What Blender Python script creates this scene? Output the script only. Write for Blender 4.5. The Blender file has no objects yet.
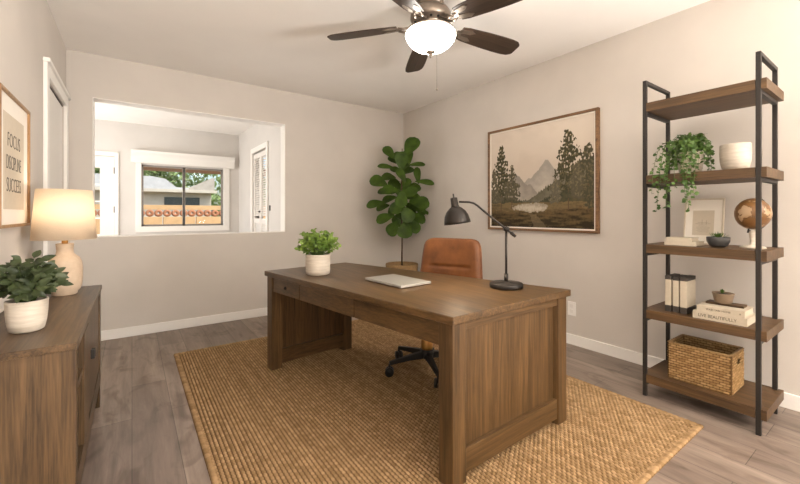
import bpy, bmesh, math, random
from math import sin, cos, pi, radians, atan2, hypot, sqrt, exp
from mathutils import Vector, Matrix, noise as mnoise
random.seed(7)
S = bpy.context.scene
COL = S.collection

# ------------------------------------------------------------------ camera
YAW = math.atan(268 / 375.0)
cam_d = bpy.data.cameras.new('camera'); cam = bpy.data.objects.new('camera', cam_d); COL.objects.link(cam)
cam.location = (0, 0, 1.085); cam.rotation_euler = (pi / 2, 0, -YAW)
cam_d.sensor_width = 36; cam_d.lens = 375 / 800 * 36; cam_d.shift_y = -28 / 800; cam_d.clip_start = .02; cam_d.clip_end = 300
S.camera = cam
# ------------------------------------------------------------------ view, world, sun, area lights
S.view_settings.view_transform = 'Standard'; S.view_settings.look = 'None'
S.view_settings.exposure = 0.13; S.view_settings.gamma = 1; S.view_settings.use_curve_mapping = False
W = bpy.data.worlds.new('world'); S.world = W; W.use_nodes = True
wn = W.node_tree.nodes; wl = W.node_tree.links
bg = wn['Background']; sky = wn.new('ShaderNodeTexSky'); sky.sky_type = 'NISHITA'
sky.sun_disc = False; sky.sun_elevation = radians(55); sky.sun_rotation = radians(140); sky.air_density = 1.0; sky.dust_density = 3.5; sky.ozone_density = .6
wl.new(sky.outputs[0], bg.inputs[0]); bg.inputs[1].default_value = 0.32
def lamp(name, kind, loc, power, color, rot=(0, 0, 0), size=None, size_y=None, radius=None):
    d = bpy.data.lights.new(name, kind); o = bpy.data.objects.new(name, d); COL.objects.link(o)
    o.location = loc; o.rotation_euler = rot; d.energy = power; d.color = color
    if size:
        d.shape = 'RECTANGLE'; d.size = size; d.size_y = size_y or size
    if radius is not None and kind != 'SUN': d.shadow_soft_size = radius
    return o
sun = lamp('sun', 'SUN', (0, 0, 8), 2.6, (1, .93, .84), (radians(33), 0, radians(38))); sun.data.angle = radians(1)
# added fill lamp inside the room behind the camera, aimed up and left
lamp('ceiling_fill', 'AREA', (2.45, -1.9, 1.0), 520, (1, .97, .93), Vector((-.58, .0, .80)).to_track_quat('-Z', 'Y').to_euler(), 1.2, 2.2)
# added fill lamp to brighten the sunroom; the left wall there is solid
lamp('sunroom_fill', 'AREA', (-1.9, 5.55, 1.2), 105, (1, .98, .95), (radians(108), 0, radians(-90)), 2.2, 1.7)

# ------------------------------------------------------------------ materials
def hexc(r, g, b):
    f = lambda v: (v / 255 / 12.92) if v / 255 <= .04045 else ((v / 255 + .055) / 1.055) ** 2.4
    return (f(r), f(g), f(b), 1)
def base(name, col, rough=.6, metal=0, spec=.5):
    m = bpy.data.materials.new(name); m.use_nodes = True
    b = m.node_tree.nodes['Principled BSDF']
    b.inputs['Base Color'].default_value = col; b.inputs['Roughness'].default_value = rough
    b.inputs['Metallic'].default_value = metal; b.inputs['Specular IOR Level'].default_value = spec
    return m, m.node_tree.nodes, m.node_tree.links, b
def coords(n, l, scale=(1, 1, 1), rot=(0, 0, 0), kind='Object'):
    t = n.new('ShaderNodeTexCoord'); mp = n.new('ShaderNodeMapping')
    mp.inputs['Scale'].default_value = scale; mp.inputs['Rotation'].default_value = rot
    l.new(t.outputs[kind], mp.inputs[0]); return mp.outputs[0]
def noise(n, l, vec, scale, detail=3, rough=.5, dist=0):
    t = n.new('ShaderNodeTexNoise'); t.inputs['Scale'].default_value = scale; t.inputs['Detail'].default_value = detail
    t.inputs['Roughness'].default_value = rough; t.inputs['Distortion'].default_value = dist
    l.new(vec, t.inputs['Vector']); return t.outputs['Fac']
def ramp(n, l, fac, stops):
    r = n.new('ShaderNodeValToRGB'); e = r.color_ramp.elements
    e[0].position, e[0].color = stops[0]; e[1].position, e[1].color = stops[-1]
    for p, c in stops[1:-1]:
        x = e.new(p); x.color = c
    l.new(fac, r.inputs[0]); return r.outputs[0]
def mix(n, l, fac, a, b, mode='MIX'):
    m = n.new('ShaderNodeMix'); m.data_type = 'RGBA'; m.blend_type = mode
    if isinstance(fac, (int, float)): m.inputs[0].default_value = fac
    else: l.new(fac, m.inputs[0])
    for v, i in ((a, 6), (b, 7)):
        if isinstance(v, tuple): m.inputs[i].default_value = v
        else: l.new(v, m.inputs[i])
    return m.outputs[2]
def bump(n, l, b, h, strength=.2, dist=.01):
    bm_ = n.new('ShaderNodeBump'); bm_.inputs['Strength'].default_value = strength; bm_.inputs['Distance'].default_value = dist
    l.new(h, bm_.inputs['Height']); l.new(bm_.outputs[0], b.inputs['Normal'])
def paint(name, col, rough=.7, tex=60, bs=.08, var=.06):
    m, n, l, b = base(name, col, rough, spec=.3)
    v = coords(n, l); f = noise(n, l, v, 3, 3)
    c2 = tuple(x * (1 - var) for x in col[:3]) + (1,)
    l.new(ramp(n, l, f, [(.3, c2), (.7, col)]), b.inputs['Base Color'])
    bump(n, l, b, noise(n, l, v, tex, 3), bs, .004)
    return m
def wood(name, c_dark, c_mid, c_light, axis='Z', scale=1.0, rough=.45, spec=.4):
    m, n, l, b = base(name, c_mid, rough, spec=spec)
    lo, hi = 1.1 * scale, 26 * scale
    sc = {'X': (lo, hi, hi), 'Y': (hi, lo, hi), 'Z': (hi, hi, lo)}[axis]
    v = coords(n, l, sc)
    f1 = noise(n, l, v, 1.2, 6, .62, .9)
    v2 = coords(n, l, tuple(s * 3.5 for s in sc))
    f2 = noise(n, l, v2, 2.0, 3, .6)
    v3 = coords(n, l, {'X': (.5, 2, 2), 'Y': (2, .5, 2), 'Z': (2, 2, .5)}[axis])
    f3 = noise(n, l, v3, 1.6, 2)
    c = ramp(n, l, f1, [(.34, c_dark), (.5, c_mid), (.66, c_light)])
    c = mix(n, l, .35, c, ramp(n, l, f2, [(.35, c_dark), (.65, c_light)]))
    c = mix(n, l, .5, c, ramp(n, l, f3, [(.3, (.72, .70, .68, 1)), (.7, (1.18, 1.15, 1.12, 1))]), 'MULTIPLY')
    l.new(c, b.inputs['Base Color']); bump(n, l, b, f2, .12, .002)
    return m
def plain(name, col, rough=.5, metal=0, spec=.5, ns=0, var=.15, bs=0):
    m, n, l, b = base(name, col, rough, metal, spec)
    v = coords(n, l); f = noise(n, l, v, ns or 25, 3)
    c2 = tuple(x * (1 - var) for x in col[:3]) + (1,)
    l.new(ramp(n, l, f, [(.3, c2), (.7, col)]), b.inputs['Base Color'])
    if bs: bump(n, l, b, f, bs, .003)
    return m
def emis(name, col, strength):
    m, n, l, b = base(name, col, .4)
    b.inputs['Emission Color'].default_value = col; b.inputs['Emission Strength'].default_value = strength
    return m
M = {}
WALLC = hexc(207, 199, 190)
M['wall'] = paint('wall_paint', WALLC)
M['wall_far'] = paint('sunroom_wall_paint', hexc(214, 209, 203))
M['ceil'] = paint('ceiling_paint', hexc(246, 241, 235), .8, 45, .15, .03)
M['white'] = paint('white_trim_paint', hexc(240, 236, 230), .45, 40, .02, .02)
M['white2'] = paint('door_paint', hexc(232, 227, 220), .5, 40, .02, .02)
M['greyliner'] = plain('closet_track_dark', hexc(60, 52, 46), .6)
dw = (hexc(54, 39, 22), hexc(81, 60, 36), hexc(106, 80, 50))
for ax in 'XYZ':
    M['desk' + ax] = wood('walnut_desk_' + ax, *dw, axis=ax, rough=.36)
    M['cred' + ax] = wood('oak_sideboard_' + ax, hexc(42, 31, 19), hexc(73, 55, 35), hexc(102, 79, 53), axis=ax, rough=.38)
    M['shelf' + ax] = wood('rustic_shelf_' + ax, hexc(56, 40, 23), hexc(86, 63, 39), hexc(108, 82, 53), axis=ax, rough=.5)
M['blade'] = wood('fan_blade_walnut', hexc(36, 27, 21), hexc(60, 46, 36), hexc(78, 61, 48), axis='X', rough=.4)
M['frameoak'] = wood('frame_oak', hexc(112, 82, 52), hexc(150, 114, 76), hexc(172, 136, 96), axis='Z', rough=.45)
M['framewal'] = wood('frame_walnut', hexc(86, 60, 38), hexc(126, 92, 60), hexc(150, 114, 78), axis='Y', rough=.45)
M['steel'] = plain('black_steel', hexc(50, 45, 41), .5, .3, .4, 80)
M['blackpl'] = plain('black_plastic', hexc(28, 26, 25), .45)
M['bronze'] = plain('aged_bronze', hexc(46, 40, 35), .45, .5, .5, 60)
M['nickel'] = plain('brushed_nickel', hexc(150, 138, 126), .35, .9, .5, 40)
M['brass'] = plain('brass_cover', hexc(190, 142, 78), .35, .6)
M['silver'] = plain('laptop_aluminium', hexc(188, 184, 178), .35, .55, .5, 20, .04)
M['dark'] = plain('dark_gap', hexc(20, 17, 15), .8)
M['soil'] = plain('soil', hexc(48, 34, 24), .95, ns=90, bs=.5)
M['linen'] = plain('linen_mat', hexc(226, 218, 204), .8, ns=90, var=.04)
M['paper'] = plain('cream_paper', hexc(200, 187, 167), .8, ns=40, var=.05)
M['matboard'] = plain('mat_board', hexc(232, 224, 212), .8, var=.02)
M['ink'] = plain('dark_ink', hexc(58, 50, 44), .7)
M['inksoft'] = plain('soft_ink', hexc(150, 138, 122), .8)
M['cream'] = plain('cream_cloth_cover', hexc(190, 178, 158), .7, ns=60, var=.08)
M['darkbind'] = plain('charcoal_binding', hexc(62, 55, 49), .6)
M['bark'] = plain('bark', hexc(86, 66, 46), .85, ns=60, bs=.4)
M['stemg'] = plain('green_stem', hexc(84, 104, 48), .6)
M['stone'] = plain('dark_stone_glaze', hexc(64, 62, 60), .6, ns=50)
M['taupe'] = plain('taupe_ceramic', hexc(132, 112, 90), .6, ns=50)
def leafmat(name, c1, c2, sp=.4, ro=.42):
    m, n, l, b = base(name, c1, ro, spec=sp)
    f = noise(n, l, coords(n, l), 14, 2)
    l.new(ramp(n, l, f, [(.3, c1), (.7, c2)]), b.inputs['Base Color'])
    tr = n.new('ShaderNodeBsdfTranslucent'); tr.inputs[0].default_value = c2
    mx = n.new('ShaderNodeMixShader'); mx.inputs[0].default_value = .18
    l.new(b.outputs[0], mx.inputs[1]); l.new(tr.outputs[0], mx.inputs[2]); l.new(mx.outputs[0], n['Material Output'].inputs[0])
    return m
M['ficus'] = leafmat('fiddle_leaf', hexc(42, 62, 14), hexc(74, 100, 30), .25, .5)
M['leafdk'] = leafmat('dark_shrub_leaf', hexc(40, 50, 28), hexc(66, 76, 44))
M['leaflt'] = leafmat('bright_herb_leaf', hexc(72, 102, 34), hexc(124, 148, 60))
M['leafvine'] = leafmat('vine_leaf', hexc(46, 74, 24), hexc(82, 110, 44))
M['tree'] = leafmat('tree_leaf', hexc(110, 134, 84), hexc(168, 186, 126))
def ceramic(name, c1, c2, rough=.6, scale=(1, 1, 8)):
    m, n, l, b = base(name, c1, rough)
    f = noise(n, l, coords(n, l, scale), 9, 5, .6)
    l.new(ramp(n, l, f, [(.3, c2), (.65, c1)]), b.inputs['Base Color'])
    bump(n, l, b, f, .35, .004); return m
M['ceram'] = ceramic('weathered_white_ceramic', hexc(202, 191, 176), hexc(176, 163, 146))
M['lampc'] = ceramic('sandy_beige_ceramic', hexc(196, 174, 150), hexc(184, 162, 138), .7, (3, 3, 3))
# leather
m, n, l, b = base('cognac_leather', hexc(150, 88, 48), .42, spec=.32); M['leather'] = m
v = coords(n, l); f = noise(n, l, v, 7, 4, .6); l.new(ramp(n, l, f, [(.3, hexc(96, 56, 28)), (.7, hexc(132, 82, 44))]), b.inputs['Base Color'])
bump(n, l, b, noise(n, l, v, 160, 3), .15, .002)
# vinyl plank floor, planks running along Y
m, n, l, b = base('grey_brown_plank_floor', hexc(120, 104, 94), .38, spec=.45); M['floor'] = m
v = coords(n, l, (1, 1, 1), (0, 0, pi / 2))
bt = n.new('ShaderNodeTexBrick'); l.new(v, bt.inputs['Vector']); bt.inputs['Scale'].default_value = 1
bt.inputs['Brick Width'].default_value = 1.22; bt.inputs['Row Height'].default_value = .18; bt.inputs['Mortar Size'].default_value = .0014
bt.inputs['Color1'].default_value = hexc(124, 110, 100); bt.inputs['Color2'].default_value = hexc(148, 133, 121); bt.inputs['Mortar'].default_value = hexc(84, 74, 67); bt.offset = .37; bt.inputs['Bias'].default_value = 0
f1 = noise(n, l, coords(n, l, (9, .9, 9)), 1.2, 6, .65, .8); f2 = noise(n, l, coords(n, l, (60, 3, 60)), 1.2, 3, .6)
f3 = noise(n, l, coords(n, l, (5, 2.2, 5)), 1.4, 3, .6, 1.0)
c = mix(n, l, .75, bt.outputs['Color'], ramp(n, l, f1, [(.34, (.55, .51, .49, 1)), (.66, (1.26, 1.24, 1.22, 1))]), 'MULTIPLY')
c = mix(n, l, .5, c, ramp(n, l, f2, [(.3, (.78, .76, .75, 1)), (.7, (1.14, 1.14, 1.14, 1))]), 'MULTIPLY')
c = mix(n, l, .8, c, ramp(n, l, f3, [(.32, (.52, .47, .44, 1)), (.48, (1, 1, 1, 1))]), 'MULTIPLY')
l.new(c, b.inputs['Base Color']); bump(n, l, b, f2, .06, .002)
# jute: 'strand' holds (tone of the knot, weave height for shade painted into the grooves, tone of the row)
def jute(name, c1, c3, groove_shade):
    m, n, l, b = base(name, c1, .9, spec=.12)
    at = n.new('ShaderNodeVertexColor'); at.layer_name = 'strand'; sp = n.new('ShaderNodeSeparateColor'); l.new(at.outputs[0], sp.inputs[0])
    f3 = noise(n, l, coords(n, l, (200, 200, 200)), 1.6, 2)
    c = ramp(n, l, sp.outputs[0], [(0, c1), (1, c3)])
    c = mix(n, l, .8, c, ramp(n, l, sp.outputs[2], [(0, (.84, .82, .79, 1)), (1, (1.1, 1.1, 1.1, 1))]), 'MULTIPLY')
    c = mix(n, l, .35, c, ramp(n, l, f3, [(.3, (.7, .66, .6, 1)), (.7, (1.15, 1.15, 1.15, 1))]), 'MULTIPLY')
    c = mix(n, l, ramp(n, l, sp.outputs[1], [(.30, (1, 1, 1, 1)), (.62, (0, 0, 0, 1))]), c, groove_shade)  # low parts of the weave darkened, shade put into the colour
    l.new(c, b.inputs['Base Color']); return m
def strand(o, cols):
    a_ = o.data.color_attributes.new('strand', 'FLOAT_COLOR', 'POINT')
    fl = []
    for c in cols: fl += [c[0], c[1], c[2], 1]
    fl += [.5, 1, .5, 1] * (len(o.data.vertices) - len(cols)); a_.data.foreach_set('color', fl)
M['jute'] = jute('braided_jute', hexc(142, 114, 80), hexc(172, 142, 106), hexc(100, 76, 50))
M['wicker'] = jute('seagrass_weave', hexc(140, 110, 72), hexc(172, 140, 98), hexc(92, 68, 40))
M['wickerp'] = plain('seagrass_coil', hexc(160, 128, 86), .8, ns=120, var=.35, bs=.5)
# lampshade
m, n, l, b = base('linen_lampshade', hexc(236, 214, 184), .9); M['shade'] = m
tr = n.new('ShaderNodeBsdfTranslucent'); tr.inputs[0].default_value = hexc(250, 238, 220)
mx = n.new('ShaderNodeMixShader'); mx.inputs[0].default_value = .55
f = noise(n, l, coords(n, l, (40, 40, 220)), 3, 2); l.new(ramp(n, l, f, [(.3, hexc(222, 206, 184)), (.7, hexc(238, 224, 204))]), b.inputs['Base Color'])
l.new(b.outputs[0], mx.inputs[1]); l.new(tr.outputs[0], mx.inputs[2]); l.new(mx.outputs[0], n['Material Output'].inputs[0])
M['bowl'] = emis('frosted_lit_glass', (1, .94, .85, 1), 20)
M['bulb'] = emis('warm_bulb', (1, .80, .56, 1), 9)
# glass
m, n, l, b = base('window_glass', (1, 1, 1, 1), .0); M['glass'] = m
tp = n.new('ShaderNodeBsdfTransparent'); gl = n.new('ShaderNodeBsdfGlossy'); gl.inputs['Roughness'].default_value = .02
mx = n.new('ShaderNodeMixShader'); mx.inputs[0].default_value = .004; tp.inputs[0].default_value = (.95, .97, .95, 1)
l.new(tp.outputs[0], mx.inputs[1]); l.new(gl.outputs[0], mx.inputs[2]); l.new(mx.outputs[0], n['Material Output'].inputs[0])
# globe
m, n, l, b = base('antique_globe_print', hexc(170, 124, 78), .35); M['globe'] = m
f = noise(n, l, coords(n, l), 14, 5, .55, .3)
l.new(ramp(n, l, f, [(.44, hexc(176, 148, 116)), (.475, hexc(168, 136, 100)), (.485, hexc(76, 52, 30)), (.50, hexc(118, 82, 46)), (.7, hexc(136, 98, 56))]), b.inputs['Base Color'])
M['painting'], n, l, b = base('oil_painting', (1, 1, 1, 1), .7, spec=.2)
at = n.new('ShaderNodeVertexColor'); at.layer_name = 'paint'; l.new(at.outputs[0], b.inputs['Base Color'])
M['peach'] = plain('peach_block', hexc(226, 186, 140), .8, ns=5)
M['terra'] = plain('terracotta_block', hexc(190, 130, 98), .8, ns=9)
M['stucco'] = plain('stucco', hexc(206, 198, 184), .85, ns=3)
M['shingle'] = plain('roof_shingle', hexc(186, 178, 168), .85, ns=6)
M['shinglew'] = plain('bright_roof', hexc(196, 197, 200), .8, ns=6)
M['eave'] = wood('eave_board', hexc(110, 66, 44), hexc(150, 96, 66), hexc(170, 116, 82), axis='X')
M['ground'] = plain('yard_ground', hexc(150, 136, 112), .9, ns=2)
M['alu'] = plain('window_aluminium', hexc(146, 140, 134), .45, .5)
M['darkglass'] = plain('dark_glazing', hexc(76, 84, 84), .25)

# ------------------------------------------------------------------ mesh helpers
class MB:
    def __init__(s): s.v = []; s.f = []; s.sm = []
    def add(s, vs, fs, smooth=False):
        o = len(s.v); s.v += [tuple(v) for v in vs]; s.f += [tuple(i + o for i in f) for f in fs]; s.sm += [smooth] * len(fs); return s
    def box(s, a, b, mat=None):
        x0, y0, z0 = a; x1, y1, z1 = b
        vs = [(x0, y0, z0), (x1, y0, z0), (x1, y1, z0), (x0, y1, z0), (x0, y0, z1), (x1, y0, z1), (x1, y1, z1), (x0, y1, z1)]
        if mat: vs = [mat @ Vector(v) for v in vs]
        return s.add(vs, [(0, 3, 2, 1), (4, 5, 6, 7), (0, 1, 5, 4), (1, 2, 6, 5), (2, 3, 7, 6), (3, 0, 4, 7)])
    def hexa(s, q, z0, z1):      # q: four xy corners, counter clockwise
        vs = [(x, y, z0) for x, y in q] + [(x, y, z1) for x, y in q]
        return s.add(vs, [(0, 3, 2, 1), (4, 5, 6, 7), (0, 1, 5, 4), (1, 2, 6, 5), (2, 3, 7, 6), (3, 0, 4, 7)])
    def prism(s, pts, a, b, axis='Y'):   # polygon extruded along an axis
        k = len(pts); f = {'Y': lambda p, t: (p[0], t, p[1]), 'X': lambda p, t: (t, p[0], p[1]), 'Z': lambda p, t: (p[0], p[1], t)}[axis]
        vs = [f(p, a) for p in pts] + [f(p, b) for p in pts]
        return s.add(vs, [tuple(range(k))[::-1], tuple(range(k, 2 * k))] + [(i, (i + 1) % k, (i + 1) % k + k, i + k) for i in range(k)])
    def lathe(s, prof, c=(0, 0, 0), n=32, sx=1, sy=1, mat=None, closed=False):
        vs = []; fs = []; m = len(prof)
        for r, z in prof:
            for i in range(n):
                a = 2 * pi * i / n; v = Vector((r * cos(a) * sx, r * sin(a) * sy, z))
                if mat: v = mat @ v
                vs.append((v[0] + c[0], v[1] + c[1], v[2] + c[2]))
        for j in range(m - 1 + (1 if closed else 0)):
            j2 = (j + 1) % m
            for i in range(n): fs.append((j * n + i, j * n + (i + 1) % n, j2 * n + (i + 1) % n, j2 * n + i))
        if not closed:
            if prof[0][0] > 1e-5: fs.append(tuple(range(n))[::-1])
            if prof[-1][0] > 1e-5: fs.append(tuple((m - 1) * n + i for i in range(n)))
        return s.add(vs, fs, True)
    def tube(s, pts, r, n=10, r2=None):
        pts = [Vector(p) for p in pts]; k = len(pts); vs = []; fs = []; prev = None
        for i, p in enumerate(pts):
            d = (pts[min(i + 1, k - 1)] - pts[max(i - 1, 0)]).normalized()
            if prev is None: u = d.orthogonal().normalized()
            else: u = (prev - d * prev.dot(d)); u = u.normalized() if u.length > 1e-6 else d.orthogonal().normalized()
            prev = u; w = d.cross(u); rr = r if r2 is None else r + (r2 - r) * i / (k - 1)
            for j in range(n):
                a = 2 * pi * j / n; vs.append(p + (u * cos(a) + w * sin(a)) * rr)
        for i in range(k - 1):
            for j in range(n): fs.append((i * n + j, i * n + (j + 1) % n, (i + 1) * n + (j + 1) % n, (i + 1) * n + j))
        fs.append(tuple(range(n))[::-1]); fs.append(tuple((k - 1) * n + j for j in range(n)))
        return s.add(vs, fs, True)
    def sphere(s, c, r, n=20, sx=1, sy=1, sz=1):
        prof = [(max(r * sin(pi * i / n), 1e-6 if i in (0, n) else 0), -r * cos(pi * i / n) * sz) for i in range(n + 1)]
        return s.lathe(prof, c, n * 2, sx, sy)
    def leaf(s, p, d, up, L, Wd, fold=.25, curl=.2, shape=0, nseg=6, tip=.0):
        d = Vector(d).normalized(); up = Vector(up); side = d.cross(up)
        side = side.normalized() if side.length > 1e-5 else d.orthogonal().normalized(); up = side.cross(d).normalized()
        vs = []; fs = []; p = Vector(p)
        for i in range(nseg + 1):
            t = i / nseg
            if shape == 0: w = sin(pi * t ** .85) ** .8 * (1 - .15 * t)
            elif shape == 1: w = (.16 + .84 * (sin(pi * min(1, t * .98) ** 1.7) ** .55)) if t < .995 else .28   # fiddle: broad far end
            else: w = sin(pi * t) ** .55
            w = max(w, .02) * Wd / 2
            c = p + d * (L * t) - up * (curl * L * t * t)
            vs += [c - side * w + up * (fold * w), c - side * w * .5 + up * (fold * w * .4), c, c + side * w * .5 + up * (fold * w * .4), c + side * w + up * (fold * w)]
        for i in range(nseg):
            for j in range(4): a = i * 5 + j; fs.append((a, a + 1, a + 6, a + 5))
        return s.add(vs, fs, True)
    def build(s, name, mat, parent=None, bevel=0, seg=2, kind=None, loc=None):
        me = bpy.data.meshes.new(name); me.from_pydata(s.v, [], s.f); me.polygons.foreach_set('use_smooth', s.sm)
        o = bpy.data.objects.new(name, me); COL.objects.link(o); me.materials.append(mat)
        bm_ = bmesh.new(); bm_.from_mesh(me); bmesh.ops.recalc_face_normals(bm_, faces=bm_.faces) if s.solid else None; bm_.to_mesh(me); bm_.free()
        if parent:
            bpy.context.view_layer.update()
            me.transform(parent.matrix_world.inverted()); o.parent = parent
        elif loc: me.transform(Matrix.Translation(-Vector(loc))); o.location = loc
        if bevel:
            b_ = o.modifiers.new('bevel', 'BEVEL'); b_.width = bevel; b_.segments = seg; b_.limit_method = 'ANGLE'; b_.angle_limit = radians(50)
            if not any(s.sm): 
                pass
        me.update(); return o
    solid = True
def tag(o, label=None, cat=None, group=None, kind=None):
    for k, v in (('label', label), ('category', cat), ('group', group), ('kind', kind)):
        if v: o[k] = v
    return o
def thing(name, label, cat, loc, rz=0, group=None):
    o = bpy.data.objects.new(name, None); COL.objects.link(o); o.location = loc; o.rotation_euler = (0, 0, rz); o.empty_display_size = .05
    return tag(o, label, cat, group)
def struct(name, mb, mat, parent=None, bevel=0):
    o = mb.build(name, mat, parent, bevel)
    if not parent: o['kind'] = 'structure'
    return o
def box(a, b): return MB().box(a, b)
def text(name, body, size, mat, parent, M4, sx=1.0, depth=.0004, bold=0):
    c = bpy.data.curves.new(name, 'FONT'); c.body = body; c.size = size; c.align_x = 'CENTER'; c.align_y = 'CENTER'; c.extrude = depth; c.offset = bold; c.resolution_u = 3
    t = bpy.data.objects.new(name, c); COL.objects.link(t); bpy.context.view_layer.update()
    me = bpy.data.meshes.new_from_object(t.evaluated_get(bpy.context.evaluated_depsgraph_get())); COL.objects.unlink(t); bpy.data.objects.remove(t)
    me.transform(Matrix.Diagonal((sx, 1, 1, 1))); me.transform(M4)
    o = bpy.data.objects.new(name, me); COL.objects.link(o); me.materials.clear(); me.materials.append(mat)
    bpy.context.view_layer.update(); me.transform(parent.matrix_world.inverted()); o.parent = parent
    return o
def basis(xa, ya, loc):
    xa = Vector(xa).normalized(); ya = Vector(ya).normalized(); za = xa.cross(ya)
    m4 = Matrix((xa, ya, za)).transposed().to_4x4(); m4.translation = loc; return m4

# ------------------------------------------------------------------ room
XL, XR, YB, YF0, CH = -.44, 2.985, 4.10, -3.3, 2.44
YB2, YF = 4.24, 6.88        # back face of the dividing wall; sunroom far wall
OX0, OX1, OZ0, OZ1 = -.272, 1.374, .886, 2.075
struct('floor', box((-2.1, YF0 - .15, -.1), (XR + .15, YF + .15, 0)), M['floor'])
struct('ceiling', box((-2.1, YF0 - .15, CH), (XR + .15, YF + .15, CH + .12)), M['ceil'])
w = MB().box((-2.1, YB, 0), (OX0, YB2, CH)).box((OX1, YB, 0), (XR, YB2, CH)).box((OX0, YB, 0), (OX1, YB2, OZ0)).box((OX0, YB, OZ1), (OX1, YB2, CH))
struct('wall_back', w, M['wall'])
# white lining of the opening
t = .006
w = MB().box((OX0, YB - .001, OZ0), (OX1, YB2, OZ0 + t)).box((OX0, YB - .001, OZ1 - t), (OX1, YB2, OZ1)).box((OX0, YB - .001, OZ0), (OX0 + t, YB2, OZ1)).box((OX1 - t, YB - .001, OZ0), (OX1, YB2, OZ1))
struct('trim_1', w, M['white'])
struct('wall_right', box((XR, YF0 - .15, 0), (XR + .15, YB2, CH)), M['wall'])
DY0, DY1, DZ = 3.20, 3.97, 1.945
w = MB().box((XL - .12, YF0, 0), (XL, DY0, CH)).box((XL - .12, DY1, 0), (XL, YB, CH)).box((XL - .12, DY0, DZ), (XL, DY1, CH))
struct('wall_left', w, M['wall'])
struct('wall_left_closet', MB().box((-1.1, 2.9, 0), (-1.05, YB, CH)).box((-1.1, 2.85, 0), (XL - .12, 2.9, CH)), M['white2'])
wx0, wx1, wz0, wz1 = -.1, 2.7, .6, 2.1
w = MB().box((XL - .12, YF0 - .15, 0), (wx0, YF0, CH)).box((wx1, YF0 - .15, 0), (XR, YF0, CH)).box((wx0, YF0 - .15, 0), (wx1, YF0, wz0)).box((wx0, YF0 - .15, wz1), (wx1, YF0, CH))
struct('wall_front', w, M['wall'])
fr = MB()
for a, b in (((wx0, wz0), (wx1, wz0 + .05)), ((wx0, wz1 - .05), (wx1, wz1)), ((wx0, wz0), (wx0 + .05, wz1)), ((wx1 - .05, wz0), (wx1, wz1)), ((1.33, wz0), (1.37, wz1))):
    fr.box((a[0], YF0 - .1, a[1]), (b[0], YF0 - .05, b[1]))
w2 = struct('window_2', fr, M['white'])
box((wx0 + .05, YF0 - .08, wz0 + .05), (wx1 - .05, YF0 - .076, wz1 - .05)).build('pane', M['glass'], w2)
# baseboards
bb = lambda a, b: MB().box(a, b)
struct('baseboard_back', box((XL, YB - .014, 0), (XR, YB, .085)), M['white'], bevel=.004)
struct('baseboard_right', box((XR - .014, YF0, 0), (XR, YB - .014, .085)), M['white'], bevel=.004)
struct('baseboard_left', box((XL, YF0, 0), (XL + .014, DY0 - .08, .085)), M['white'], bevel=.004)
# sliding closet door on the left wall
w = MB().box((XL, DY0 - .085, 0), (XL + .02, DY0, DZ + .085)).box((XL, DY1, 0), (XL + .02, DY1 + .085, DZ + .085)).box((XL, DY0, DZ), (XL + .02, DY1, DZ + .085)).box((XL, DY0 - .095, DZ + .07), (XL + .034, DY1 + .1, DZ + .095))
struct('trim_2', w, M['white'], bevel=.003)
d1 = struct('door_1', MB().box((XL - .040, DY0, .01), (XL - .010, DY0 + .44, DZ - .012)), M['white2'])
box((XL - .0405, DY0 + .443, .01), (XL - .0105, DY1, DZ - .012)).build('door_panel', M['white2'], d1)
box((XL - .040, DY0, DZ - .0115), (XL - .006, DY1, DZ - .001)).build('door_track', M['greyliner'], d1)
# sunroom
SX1 = 1.5
w = MB()
gx0, gx1, gz0, gz1 = .115, 1.255, .895, 1.835     # window
dx0, dx1, dzt = -1.02, -.205, 1.925               # door opening
w.box((-2.1, YF, 0), (dx0, YF + .15, CH)).box((dx0, YF, dzt), (dx1, YF + .15, CH)).box((dx1, YF, 0), (gx0, YF + .15, CH)).box((gx0, YF, 0), (gx1, YF + .15, gz0)).box((gx0, YF, gz1), (gx1, YF + .15, CH)).box((gx1, YF, 0), (SX1 + .12, YF + .15, CH))
struct('wall_sunroom_back', w, M['wall_far'])
cy0, cy1, cz1 = 5.22, 5.95, 2.0
w = MB().box((SX1, YB2, 0), (SX1 + .12, cy0, CH)).box((SX1, cy1, 0), (SX1 + .12, YF, CH)).box((SX1, cy0, cz1), (SX1 + .12, cy1, CH)).box((SX1 + .7, 5.1, 0), (SX1 + .75, 6.1, CH))
struct('wall_sunroom_right', w, M['wall_far'])
struct('wall_sunroom_left', box((-2.1, YB2, 0), (-2.0, YF, CH)), M['wall_far'])
# window_1
w = MB()
for a, b in (((gx0 - .07, gz0 - .085), (gx1 + .09, gz0)), ((gx0 - .07, gz0), (gx0, gz1 + .06)), ((gx1, gz0), (gx1 + .09, gz1 + .06))):
    w.box((a[0], YF - .022, a[1]), (b[0], YF, b[1]))
win = struct('window_1', w, M['white'], bevel=.003)
f = MB(); s_ = .028
for x0, x1 in ((gx0, .70), (.66, gx1)):
    f.box((x0, YF + .05, gz0), (x1, YF + .08, gz0 + s_)).box((x0, YF + .05, gz1 - s_), (x1, YF + .08, gz1)).box((x0, YF + .05, gz0), (x0 + s_, YF + .08, gz1)).box((x1 - s_, YF + .05, gz0), (x1, YF + .08, gz1))
f.build('window_frame', M['alu'], win)
box((gx0 + s_, YF + .063, gz0 + s_), (gx1 - s_, YF + .066, gz1 - s_)).build('pane', M['glass'], win)
pf = [(0, 1.855), (-.07, 1.855), (-.07, 1.955), (-.085, 1.975), (-.11, 2.0), (-.115, 2.035), (0, 2.035)]
v = MB(); v.prism([(YF + a, b) for a, b in pf], gx0 - .13, gx1 + .16, 'X'); v.build('valance', M['white'], win)
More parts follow.
